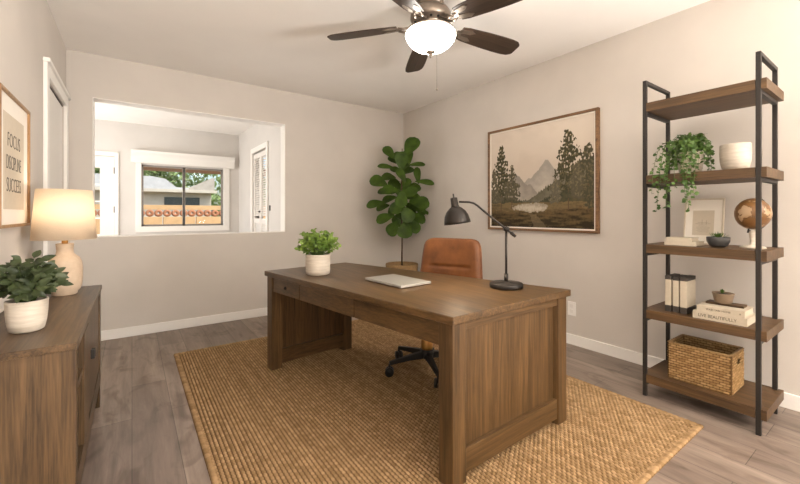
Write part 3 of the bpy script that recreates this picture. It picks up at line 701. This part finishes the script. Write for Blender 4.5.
# framed motto on the left wall
fy0, fy1, fz0, fz1 = 2.07, 2.59, 1.028, 1.592
pf_ = thing('framed_motto_print', 'oak framed typographic print reading focus, discipline, success on the left wall', 'picture', (XL, (fy0 + fy1) / 2, fz0))
fw, fd = .013, .028; X0 = XL + .001
f = MB().box((X0, fy0, fz0), (X0 + fd, fy1, fz0 + fw)).box((X0, fy0, fz1 - fw), (X0 + fd, fy1, fz1)).box((X0, fy0, fz0 + fw), (X0 + fd, fy0 + fw, fz1 - fw)).box((X0, fy1 - fw, fz0 + fw), (X0 + fd, fy1, fz1 - fw))
f.build('frame', M['frameoak'], pf_, bevel=.0015)
box((X0, fy0 + fw, fz0 + fw), (X0 + .018, fy1 - fw, fz1 - fw)).build('mat_board', M['matboard'], pf_)
py0, py1, pz0, pz1 = 2.15, 2.50, 1.105, 1.505
po = box((X0 + .018, py0, pz0), (X0 + .0188, py1, pz1)).build('poster', M['paper'], pf_)
for s_, zc, ww in (('FOCUS', 1.395, .78), ('DISCIPLINE', 1.300, .58), ('SUCCESS', 1.205, .70)):
    text('lettering', s_, .088, M['ink'], po, basis((0, 1, 0), (0, 0, 1), (X0 + .0192, 2.318, zc)), ww, bold=-.0016)

# ------------------------------------------------------------------ landscape painting
ay0, ay1, az0_, az1_ = 1.478, 2.590, .930, 1.918
ap = thing('landscape_painting', 'large framed landscape painting of misty mountains, pines and a lake', 'painting', (XR, (ay0 + ay1) / 2, az0_))
fw, fd = .022, .035; X1 = XR - .001
f = MB().box((X1 - fd, ay0, az0_), (X1, ay1, az0_ + fw)).box((X1 - fd, ay0, az1_ - fw), (X1, ay1, az1_)).box((X1 - fd, ay0, az0_ + fw), (X1, ay0 + fw, az1_ - fw)).box((X1 - fd, ay1 - fw, az0_ + fw), (X1, ay1, az1_ - fw))
f.build('frame', M['framewal'], ap, bevel=.002)
f = MB(); b0, b1 = fw, fw + .012
f.box((X1 - .024, ay0 + b0, az0_ + b0), (X1, ay1 - b0, az0_ + b1)).box((X1 - .024, ay0 + b0, az1_ - b1), (X1, ay1 - b0, az1_ - b0)).box((X1 - .024, ay0 + b0, az0_ + b1), (X1, ay0 + b1, az1_ - b1)).box((X1 - .024, ay1 - b1, az0_ + b1), (X1, ay1 - b0, az1_ - b1))
f.build('inner_slip', M['matboard'], ap)
cy0_, cy1_, cz0_, cz1_ = ay0 + b1, ay1 - b1, az0_ + b1, az1_ - b1
NU, NV = 330, 290
def mixc(a, b, t): t = max(0, min(1, t)); return tuple(a[i] * (1 - t) + b[i] * t for i in range(3))
def rgb(*c): return hexc(*c)[:3]
def fbm(x, y, o=4, s=0):
    v_ = 0; a_ = .5
    for i in range(o): v_ += a_ * mnoise.noise((x, y, s + i * 7.3)); x *= 2.1; y *= 2.1; a_ *= .5
    return v_
rp = random.Random(11)
# pines: u, v base, v top, half width, colour shift
blobs = []
def pine(u, vb, vt, hw, n, seed, sparse=.0):
    r = random.Random(seed); out = []
    for i in range(n):
        t_ = i / n; v_ = vb + (vt - vb) * (.25 + .75 * t_); w_ = hw * (1 - t_) ** .8 * r.uniform(.5, 1.1) + .008
        for s_ in (-1, 1):
            out.append((u + s_ * w_ * r.uniform(.2, .8), v_ + r.uniform(-.015, .01), w_ * .55 + .008, .018 + .014 * (1 - t_), r.uniform(0, 1)))
    return out
trees_p = [(pine(.075, .2, .52, .07, 16, 1), .06), (pine(.12, .15, .86, .11, 30, 2), 0), (pine(.24, .2, .64, .075, 22, 3), .04), (pine(.04, .2, .62, .05, 14, 4), .05),
           (pine(.79, .18, .90, .15, 26, 5), 0), (pine(.95, .15, .74, .13, 26, 6), .02), (pine(.86, .2, .60, .07, 16, 7), .05), (pine(.68, .22, .46, .05, 14, 8), .08), (pine(.99, .1, .6, .07, 16, 9), .02)]
trunks = [(.12, .15, .80), (.24, .18, .58), (.79, .17, .87), (.95, .15, .68)]
def paintcol(u, v):
    n1 = fbm(u * 4, v * 4, 4, 1); nh = fbm(u * 9, v * 38, 4, 12); n2 = fbm(u * 22, v * 22, 3, 5); n3 = fbm(u * 60, v * 40, 2, 9)
    c = mixc(rgb(196, 182, 166), rgb(216, 203, 188), (v - .5) * 2 + n1 * .9)
    c = mixc(c, rgb(184, 171, 156), max(0, n1 + .1) * .8)
    # far mountains
    r1 = .64 - abs(u - .585) * .95 + fbm(u * 9, 0, 4, 3) * .08; r1 = max(r1, .40 + fbm(u * 7, 2, 3, 4) * .05)
    if v < r1: c = mixc(rgb(152, 144, 134), rgb(190, 178, 164), (r1 - v) * 2.4 + n2 * .5)
    r2 = .53 - abs(u - .29) * .8 + fbm(u * 11, 5, 4, 6) * .07
    if v < r2: c = mixc(rgb(138, 130, 120), rgb(176, 164, 150), (r2 - v) * 2.6 + n2 * .5)
    # mid forest
    r3 = .27 + max(0, u - .42) * .62 + abs(mnoise.noise((u * 45, 0, 2))) * .05 + fbm(u * 12, 9, 2, 2) * .03
    if v < r3: c = mixc(rgb(92, 88, 72), rgb(120, 112, 94), (r3 - v) * 5 + n2)
    r3b = .24 + max(0, u - .52) * .45 + abs(mnoise.noise((u * 60, 3, 2))) * .05
    if v < r3b: c = mixc(rgb(62, 62, 46), rgb(92, 84, 60), (r3b - v) * 4 + n2 * 1.2)
    r4 = .36 - u * .34 + abs(mnoise.noise((u * 60, 8, 2))) * .06
    if v < r4: c = mixc(rgb(64, 62, 46), rgb(96, 86, 62), (r4 - v) * 4 + n2 * 1.2)
    # banks and lake
    gl_ = .245 + n2 * .02
    if v < gl_: c = mixc(rgb(116, 99, 68), rgb(80, 68, 46), (gl_ - v) * 5 + nh * 1.6 + n3 * .5)
    lk = ((u - .44) / .19) ** 2 + ((v - .195) / .045) ** 2 + n2 * 1.6
    if v < .25 and lk < 1: c = mixc(rgb(186, 174, 156), rgb(128, 118, 100), lk * .6 + n3 * .8 + (v - .185) * 5)
    if v < .13 + n2 * .06 + abs(u - .45) * .12: c = mixc(rgb(102, 84, 54), rgb(50, 42, 29), (.14 - v) * 5 + nh * 1.8 + n3 * .6 + .3)
    pth = abs(u - (.46 + (.14 - v) * .5 + n2 * .03)); 
    if v < .13 and pth < .03 + (.13 - v) * .25: c = mixc(c, rgb(150, 132, 102), .28)
    for tu, tb, tt in trunks:
        if tb < v < tt and abs(u - tu - mnoise.noise((0, v * 5, tu)) * .006) < .0045: c = rgb(92, 74, 54)
    for bl, hz in trees_p:
        for (bu, bv, bw, bh, sh2) in bl:
            du = (u - bu) / bw; dv = (v - bv) / bh
            if abs(du) < 1.3 and abs(dv) < 1.3 and du * du + dv * dv + n3 * 3.4 + n2 * 1.2 < .9:
                c = mixc(mixc(rgb(64, 61, 42), rgb(120, 108, 76), sh2 * .35 + n3 * 2.4 + .3 * dv), rgb(150, 140, 124), hz * 3)
    return c
vs = []; fs = []; cols = []
Xc = X1 - .018
for i in range(NU + 1):
    for j in range(NV + 1):
        u, v = i / NU, j / NV; vs.append((Xc, cy1_ - (cy1_ - cy0_) * u, cz0_ + (cz1_ - cz0_) * v)); cols.append(paintcol(u, v))
for i in range(NU):
    for j in range(NV): a = i * (NV + 1) + j; fs.append((a, a + NV + 1, a + NV + 2, a + 1))
nb = len(vs)
for (y, z) in ((cy1_, cz0_), (cy1_, cz1_), (cy0_, cz1_), (cy0_, cz0_)): vs.append((X1, y, z)); cols.append(rgb(190, 180, 160))
mb = MB(); mb.solid = False
c00, c01, c11, c10 = 0, NV, NU * (NV + 1) + NV, NU * (NV + 1)
fs += [(nb, nb + 1, nb + 2, nb + 3)]
mb.add(vs, fs); cv = mb.build('canvas', M['painting'], ap)
ca = cv.data.color_attributes.new('paint', 'FLOAT_COLOR', 'POINT')
for i, c in enumerate(cols): ca.data[i].color = (*c, 1)

# outlet on the right wall
ot = thing('wall_outlet', 'white electrical outlet plate low on the right wall', 'outlet', (XR, 1.71, .3))
box((XR - .006, 1.675, .24), (XR - .0005, 1.745, .355)).build('cover_plate', M['white'], ot, bevel=.002)
o_ = MB()
for z in (.275, .32): o_.box((XR - .0075, 1.695, z - .014), (XR - .0055, 1.725, z + .014))
o_.build('socket', M['white2'], ot)

# ------------------------------------------------------------------ ceiling fan
cx, cy = 1.556, 1.84
fn = thing('ceiling_fan', 'brushed nickel ceiling fan with five dark wood blades and lit glass bowl', 'ceiling fan', (cx, cy, CH))
MB().lathe([(.001, 2.44), (.085, 2.44), (.088, 2.42), (.075, 2.40), (.05, 2.395), (.001, 2.395)], (cx, cy, 0), 36).build('canopy', M['nickel'], fn)
hs_ = MB().lathe([(.001, 2.396), (.06, 2.396), (.115, 2.385), (.128, 2.365), (.130, 2.33), (.118, 2.315), (.085, 2.300), (.078, 2.282), (.088, 2.275), (.088, 2.268), (.06, 2.262), (.001, 2.262)], (cx, cy, 0), 44).build('motor_housing', M['nickel'], fn)
for k in range(14):
    a = 2 * pi * k / 14; MB().sphere((cx + cos(a) * .1005, cy + sin(a) * .1005, 2.3075), .0085, 6).build('vent_hole', M['dark'], hs_)
MB().lathe([(.001, 2.262), (.07, 2.262), (.10, 2.257), (.155, 2.252), (.158, 2.247), (.150, 2.242), (.001, 2.242)], (cx, cy, 0), 40).build('light_fitter', M['nickel'], fn)
bp = [(.151, 2.2415), (.159, 2.236), (.160, 2.224), (.152, 2.200), (.133, 2.172), (.10, 2.148), (.06, 2.133), (.02, 2.128), (.001, 2.128)]
MB().lathe(bp, (cx, cy, 0), 44).build('glass_bowl', M['bowl'], fn)
MB().lathe([(.001, 2.1275), (.026, 2.127), (.031, 2.120), (.016, 2.112), (.009, 2.107), (.007, 2.088), (.001, 2.083)], (cx, cy, 0), 20).build('finial', M['nickel'], fn)
pc = MB().tube([(cx - .02, cy - .09, 2.235), (cx - .075, cy - .148, 2.20), (cx - .08, cy - .152, 2.16), (cx - .08, cy - .152, 1.83)], .0012, 5)
pc.sphere((cx - .08, cy - .152, 1.825), .006, 6); pc.build('pull_chain', M['nickel'], fn)
RB = .675
for az in (62, 137, 206, 278, 347):
    a = radians(az)
    T = Matrix.Translation((cx, cy, 2.298)) @ Matrix.Rotation(a, 4, 'Z') @ Matrix.Rotation(radians(4.0), 4, 'Y')
    Tb = T @ Matrix.Rotation(radians(-13), 4, 'X')
    ol = []
    stp = [(.215, .054), (.26, .064), (.40, .074), (.52, .078), (.60, .077), (.645, .070), (.668, .052)]
    top = [(r * RB / .675, w_) for r, w_ in stp]; pts = [(r, -w_) for r, w_ in top] + [(RB, -.040), (RB, .040)] + [(r, w_) for r, w_ in top[::-1]]
    k = len(pts); bb_ = MB(); vs = [(x, y, -.0035) for x, y in pts] + [(x, y, .0035) for x, y in pts]
    bb_.add(vs, [tuple(range(k))[::-1], tuple(range(k, 2 * k))] + [(i, (i + 1) % k, (i + 1) % k + k, i + k) for i in range(k)])
    bo = bb_.build('blade', M['blade'], None, bevel=.0015)
    bo.parent = fn; bpy.context.view_layer.update(); bo.matrix_parent_inverse = Matrix.Identity(4); bo.matrix_local = fn.matrix_world.inverted() @ Tb
    ir = MB()
    def pl(p, z0=-.0075, z1=-.0036):
        k = len(p); ir.add([Tb @ Vector((x, y, z0)) for x, y in p] + [Tb @ Vector((x, y, z1)) for x, y in p], [tuple(range(k))[::-1], tuple(range(k, 2 * k))] + [(i, (i + 1) % k, (i + 1) % k + k, i + k) for i in range(k)])
    pl([(.205, -.034), (.285, -.052), (.315, -.038), (.285, -.016), (.215, -.008)]); pl([(.205, .034), (.215, .008), (.285, .016), (.315, .038), (.285, .052)]); pl([(.19, -.024), (.225, -.027), (.225, .027), (.19, .024)])
    for sgn in (-1, 1):
        ir.tube([T @ Vector((.10, sgn * .012, .008)), T @ Vector((.14, sgn * .020, -.012)), T @ Vector((.175, sgn * .024, -.016)), T @ Vector((.21, sgn * .018, -.006))], .0075, 8)
    ir.build('blade_iron', M['nickel'], bo) if False else None
    io = ir.build('blade_bracket', M['nickel'], fn)
    io.parent = bo; bpy.context.view_layer.update(); io.matrix_parent_inverse = Matrix.Identity(4); io.matrix_local = bo.matrix_world.inverted() @ fn.matrix_world

# ------------------------------------------------------------------ shelf rack
rk = thing('etagere', 'tall black steel shelving unit with five thick wooden shelves by the right wall', 'shelving unit', (2.67, .72, 0))
ps = .0100
RTOP = 1.882
for yc in (.474, .975):
    for xc, y2 in ((2.503, yc), (2.848, yc)):
        MB().box((xc - ps, y2 - ps, 0), (xc + ps, y2 + ps, RTOP - .020)).build('post', M['steel'], rk, bevel=.0015)
    box((2.503 - ps, yc - ps, RTOP - .020), (2.848 + ps, yc + ps, RTOP)).build('top_bar', M['steel'], rk, bevel=.0015)
tops = [.132, .515, .904, 1.315, 1.746]
for zt_ in tops:
    # boards notched round the posts
    b_ = MB(); x0, x1, y0, y1 = 2.491, 2.868, .443, .990; e = ps + .001
    mid = box((2.503 + e, y0, zt_ - .05), (2.848 - e, y1, zt_))
    mid.box((x0 - .0, .474 + e, zt_ - .05), (2.503 + e, .975 - e, zt_)).box((2.848 - e, .474 + e, zt_ - .05), (x1, .975 - e, zt_))
    mid.box((x0, y0, zt_ - .05), (2.503 + e, .474 - e, zt_)).box((2.848 - e, y0, zt_ - .05), (x1, .474 - e, zt_))
    mid.build('shelf', M['shelfY'], rk)
    for yc in (.474, .975): box((2.503 + ps, yc - ps, zt_ - .068), (2.848 - ps, yc + ps, zt_ - .0505)).build('crossbar', M['steel'], rk)
T1, T2, T3, T4, T5 = tops

# basket (bottom shelf)
gx0_, gx1_, gy0_, gy1_, gh = 2.552, 2.775, .588, .874, .205
wb = thing('wicker_basket', 'rectangular woven seagrass basket with handle cutouts on the bottom shelf', 'basket', ((gx0_ + gx1_) / 2, (gy0_ + gy1_) / 2, T1))
def bask(inset, mb, flip):
    x0, x1, y0, y1 = gx0_ + inset, gx1_ - inset, gy0_ + inset, gy1_ - inset
    per = []; N = 60
    for (a, b) in (((x0, y0), (x1, y0)), ((x1, y0), (x1, y1)), ((x1, y1), (x0, y1)), ((x0, y1), (x0, y0))):
        Ls = hypot(b[0] - a[0], b[1] - a[1]); k = int(Ls / .003)
        nx_, ny_ = (b[1] - a[1]) / Ls, -(b[0] - a[0]) / Ls
        for i in range(k):
            t_ = i / k; per.append((a[0] + (b[0] - a[0]) * t_, a[1] + (b[1] - a[1]) * t_, nx_, ny_, Ls * t_, Ls))
    K = 56; vs = []; fs = []; P_ = len(per)
    for j in range(K + 1):
        z = gh * j / K
        for (x, y, nx_, ny_, s_, Ls) in per:
            row = int(z / .014); am = min(1, min(s_, Ls - s_) / .008)
            h = abs(sin(pi * z / .014)) ** .9 * (.25 + .75 * abs(sin(pi * (s_ / .028 + .5 * (row % 2)))) ** .7) * am
            bcol.append(((row * 7.31 + int(s_ / .028 + .5 * (row % 2)) * 3.77) % 1, min(1, h * 1.3), .5))  # second value drives the painted shade between the woven strands
            vs.append((x + nx_ * h * .007 * flip, y + ny_ * h * .007 * flip, T1 + .002 + z))
    for j in range(K):
        for i in range(P_):
            i2 = (i + 1) % P_; x, y = per[i][0], per[i][1]; z = gh * (j + .5) / K
            if abs(per[i][3]) > .5 and ((x - (x0 + x1) / 2) / .028) ** 2 + ((z - .155) / .017) ** 2 < 1: continue
            fs.append((j * P_ + i, j * P_ + i2, (j + 1) * P_ + i2, (j + 1) * P_ + i))
    mb.add(vs, fs, True)
bcol = []
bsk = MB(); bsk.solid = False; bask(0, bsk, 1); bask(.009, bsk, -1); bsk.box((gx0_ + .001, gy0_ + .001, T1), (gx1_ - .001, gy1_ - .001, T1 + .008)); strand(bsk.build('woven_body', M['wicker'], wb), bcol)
zr = T1 + gh; i_ = .0045
rim = MB(); cs_ = [(gx0_ + i_, gy0_ + i_), (gx1_ - i_, gy0_ + i_), (gx1_ - i_, gy1_ - i_), (gx0_ + i_, gy1_ - i_)]
for a, b in zip(cs_, cs_[1:] + cs_[:1]): rim.tube([(*a, zr), (*b, zr)], .0065, 8)
rim.build('rim', M['wickerp'], wb)

# second shelf: three standing binders, two stacked books, block, bowl
for k, (y1_, y0_) in enumerate(((.890, .860), (.853, .823), (.816, .784))):
    lab = ('cream and charcoal binder, leftmost of the three standing on the shelf', 'cream and charcoal binder, middle of the three standing on the shelf', 'cream and charcoal binder, rightmost of the three, with its side cover showing')[k]
    bkx = thing('binder', lab, 'book', (2.65, (y0_ + y1_) / 2, T2), group='standing binders on the second shelf')
    hh = .208 - .002 * (k % 2); xa, xb = 2.556 + .004 * (k % 2), 2.70
    box((xa, y0_, T2 + .036), (xb, y1_, T2 + hh - .022)).build('cover', M['cream'], bkx, bevel=.0015)
    MB().box((xa - .001, y0_ - .0003, T2), (xb, y1_ + .0003, T2 + .0355)).build('lower_band', M['darkbind'], bkx, bevel=.001)
    MB().box((xa - .001, y0_ - .0003, T2 + hh - .0215), (xb, y1_ + .0003, T2 + hh)).build('upper_band', M['darkbind'], bkx, bevel=.001)
def book(x0, x1, y0, y1, z0, h, label, title=None, group=None, ts=.02, sxx=1, mark=None, rz=0):
    b_ = thing('book', label, 'book', ((x0 + x1) / 2, (y0 + y1) / 2, z0), 0, group)
    MB().box((x0, y0, z0), (x1, y1, z0 + .003)).box((x0, y0, z0 + h - .003), (x1, y1, z0 + h)).box((x0, y0, z0 + .003), (x0 + .003, y1, z0 + h - .003)).build('cover', M['cream'], b_)
    box((x0 + .003, y0 + .003, z0 + .003), (x1 - .003, y1 - .003, z0 + h - .003)).build('pages', M['paper'], b_)
    if title: text('spine_lettering', title, ts, M['ink'], b_, basis((0, -1, 0), (0, 0, 1), (x0 - .0004, (y0 + y1) / 2 + .008, z0 + h / 2)), sxx, .0003)
    if mark: text('spine_mark', mark, ts * .8, M['ink'], b_, basis((0, -1, 0), (0, 0, 1), (x0 - .0004, y0 + .018, z0 + h / 2)), 1, .0003)
    return b_
book(2.520, 2.70, .520, .745, T2, .040, 'thick cream book with dark spine title, lower of the pair on the shelf', 'LIVE BEAUTIFULLY', 'stacked books on the second shelf', .024, .82)
book(2.525, 2.70, .530, .728, T2 + .040, .034, 'cream book with small spine title, upper of the pair on the shelf', 'WABI SABI HOME', 'stacked books on the second shelf', .014, .95, '#')
zt2 = T2 + .074
tag(box((2.60, .550, zt2), (2.67, .71, zt2 + .012)).build('wooden_tray', M['shelfY'], bevel=.002), 'small flat brown wooden tray lying on the two stacked books', 'tray')
bwx, bwy = 2.625, .640; zt3 = zt2 + .012
bw = thing('succulent_bowl', 'taupe ceramic bowl with a tiny succulent on top of the stacked books', 'potted plant', (bwx, bwy, zt3))
MB().lathe([(.001, 0), (.033, 0), (.038, .004), (.043, .03), (.046, .047), (.048, .049), (.048, .054), (.043, .054), (.041, .045), (.001, .045)], (bwx, bwy, zt3), 32).build('bowl', M['taupe'], bw)
MB().lathe([(.001, .0455), (.0405, .0455), (.0405, .047), (.001, .05)], (bwx, bwy, zt3), 20).build('soil', M['soil'], bw)
lf = MB(); lf.solid = False
for i in range(9):
    a = 2 * pi * i / 9 * 2.2; e = .25 + .5 * (i / 9); lf.leaf((bwx, bwy + .004, zt3 + .048), (cos(a) * e, sin(a) * e, 1), (cos(a), sin(a), 0), .03 - .009 * e, .009, .4, .1, 0, 4)
lf.build('succulent', M['leafvine'], bw)

# third shelf
book(2.555, 2.69, .740, .893, T3, .024, 'small pale book, lower of the pair in front of the leaning frame', None, 'small books on the middle shelf')
book(2.560, 2.68, .762, .886, T3 + .024, .021, 'small pale book, upper of the pair in front of the leaning frame', None, 'small books on the middle shelf')
lfm = thing('leaning_frame', 'pale framed sketch leaning against the wall on the middle shelf', 'picture', (2.79, .77, T3))
Mf = Matrix.Translation((2.76, .772, T3)) @ Matrix.Rotation(radians(9), 4, 'Y')
def fb(a, b): return MB().box(a, b, Mf)
wv, hv = .096, .278
f = fb((-.0, -wv, 0.0), (.014, wv, .009)).box((0, -wv, hv - .009), (.014, wv, hv), Mf).box((0, -wv, .009), (.014, -wv + .009, hv - .009), Mf).box((0, wv - .009, .009), (.014, wv, hv - .009), Mf)
f.build('frame', M['taupe'] if False else M['paper'], lfm, bevel=.001)
fb((.004, -wv + .009, .009), (.013, wv - .009, hv - .009)).build('mat_board', M['matboard'], lfm)
sk = fb((.0032, -.052, .055), (.004, .052, .205)).build('sketch', M['paper'], lfm)
f = MB()
rs = random.Random(3)
for i in range(9):
    z = .075 + .007 * i; w_ = .04 * rs.uniform(.5, 1); f.box((.0028, -w_, z), (.0032, w_, z + .0015), Mf)
f.box((.0028, -.016, .12), (.0032, -.014, .145), Mf).box((.0028, .004, .12), (.0032, .006, .15), Mf)
f.build('pencil_lines', M['inksoft'], sk)
bx0, by0 = 2.61, .657
sc_ = thing('succulent_bowl', 'spiky green succulent in a dark grey stone bowl beside the globe', 'potted plant', (bx0, by0, T3))
MB().lathe([(.001, 0), (.026, 0), (.04, .01), (.05, .03), (.052, .052), (.050, .056), (.046, .056), (.045, .048), (.001, .048)], (bx0, by0, T3), 36).build('bowl', M['stone'], sc_)
MB().lathe([(.001, .0485), (.044, .0485), (.044, .051), (.001, .053)], (bx0, by0, T3), 20).build('soil', M['soil'], sc_)
lf = MB(); lf.solid = False; rs = random.Random(9)
for i in range(34):
    a = i * 2.4; e = .15 + 1.1 * rs.random(); rr = rs.uniform(.0, .025)
    lf.leaf((bx0 + cos(a) * rr, by0 + sin(a) * rr, T3 + .05), (cos(a) * e, sin(a) * e, 1), (cos(a + pi), sin(a + pi), .3), rs.uniform(.028, .04), .008, .5, -.1, 0, 4)
lf.build('succulent', M['leafvine'], sc_)
# globe
gx, gy = 2.675, .530
gb = thing('desk_globe', 'antique tan globe on a white pedestal on the middle shelf', 'globe', (gx, gy, T3))
MB().lathe([(.001, 0), (.052, 0), (.054, .004), (.048, .010), (.022, .014), (.013, .022), (.010, .04), (.013, .06), (.016, .084), (.012, .094), (.001, .094)], (gx, gy, T3), 32).build('stand', M['ceram'], gb)
gcz = T3 + .182
MB().sphere((gx, gy, gcz), .075, 20, sz=1.1).build('sphere', M['globe'], gb)
axd = (RV * .26 + Vector((0, 0, 1))).normalized()
gc_ = Vector((gx, gy, gcz)); arc = []
pr_ = axd.cross(FV).normalized()
for i in range(17):
    th = pi * i / 16; arc.append(gc_ + (axd * cos(th) - pr_ * sin(th)) * .091)
MB().tube([gc_ + axd * .07, gc_ + axd * .104], .004, 8).tube([gc_ - axd * .07, gc_ - axd * .104], .004, 8).tube(arc, .0025, 6).build('meridian_arm', M['bronze'], gb)

# fourth shelf: vase and trailing plant
vx, vy = 2.675, .600
tag(MB().lathe([(.001, 0), (.040, 0), (.050, .006), (.060, .03), (.0655, .06), (.067, .10), (.066, .146), (.064, .149), (.061, .146), (.061, .1), (.055, .03), (.001, .012)], (vx, vy, T4), 44).build('ceramic_vase', M['ceram'], loc=(vx, vy, T4)), 'empty rounded white ceramic pot on the shelf right of the trailing plant', 'vase')
px, py = 2.665, .800
tp_ = thing('trailing_plant', 'trailing green vine in a white pot hanging over the upper shelf', 'potted plant', (px, py, T4))
MB().lathe([(.001, 0), (.040, 0), (.047, .005), (.057, .04), (.062, .08), (.064, .125), (.064, .13), (.058, .13), (.057, .11), (.001, .11)], (px, py, T4), 40).build('pot', M['ceram'], tp_)
MB().lathe([(.001, .1105), (.0565, .1105), (.0565, .116), (.001, .12)], (px, py, T4), 24).build('soil', M['soil'], tp_)
lf = MB(); lf.solid = False; st = MB(); rs = random.Random(21)
def vine(pts, ll=.02, step=.013):
    pts = [Vector(p) for p in pts]; fine = []
    for i in range(len(pts) - 1):
        p0 = pts[max(i - 1, 0)]; p1 = pts[i]; p2 = pts[i + 1]; p3 = pts[min(i + 2, len(pts) - 1)]
        for k in range(8):
            t_ = k / 8; fine.append(.5 * ((2 * p1) + (p2 - p0) * t_ + (2 * p0 - 5 * p1 + 4 * p2 - p3) * t_ ** 2 + (3 * p1 - p0 - 3 * p2 + p3) * t_ ** 3))
    fine.append(pts[-1]); st.tube(fine, .0016, 5, .0009); acc = 0; s_ = 1
    for a, b in zip(fine[:-1], fine[1:]):
        acc += (b - a).length
        if acc > step:
            acc = 0; s_ = -s_; dd = (b - a).normalized(); a2 = rs.uniform(0, 2 * pi)
            d_ = Vector((cos(a2), sin(a2), rs.uniform(-.7, .3)))
            lf.leaf(b, d_, Vector((-.7, -.6, .6)) + Vector((rs.uniform(-.4, .4),) * 3), ll * rs.uniform(.75, 1.2), ll * rs.uniform(.8, 1.1), .2, .25, 2, 3)
top = T4 + .122
for i in range(78):       # crown arching out and down over the pot
    a = 2 * pi * i * .618; o = rs.uniform(.05, .118); up_ = rs.uniform(.045, .115); dn = rs.uniform(-.02, .10)
    e = Vector((cos(a) * o, sin(a) * o, 0)); b0_ = Vector((px, py, top))
    if px + e.x > 2.83: continue
    vine([b0_, b0_ + e * .45 + Vector((0, 0, up_)), b0_ + e * .85 + Vector((0, 0, up_ * .75)), b0_ + e + Vector((0, 0, -dn))], .021)
for (dx, dy, zend) in ((-.19, .06, 1.175), (-.185, .095, 1.10), (-.195, .12, 1.20), (-.19, .02, 1.23), (-.19, -.035, 1.14), (-.2, -.05, 1.10), (-.185, -.075, 1.17), (-.19, -.02, 1.25), (-.2, .085, 1.25), (-.187, .045, 1.12), (-.186, -.06, 1.22)):
    b0_ = Vector((px, py, top)); ex = Vector((px + dx, py + dy, 0)); q = lambda z, s=0: Vector((ex.x + rs.uniform(-.008, .002), ex.y + rs.uniform(-.01, .01), z))
    vine([b0_, b0_ + Vector((dx * .35, dy * .5, .07)), Vector((px + dx * .75, py + dy * .85, top + .04)), q(T4 + .03), q((T4 + zend) / 2 - .01), q(zend)], .021)
lf.build('foliage', M['leafvine'], tp_); st.build('stems', M['stemg'], tp_)
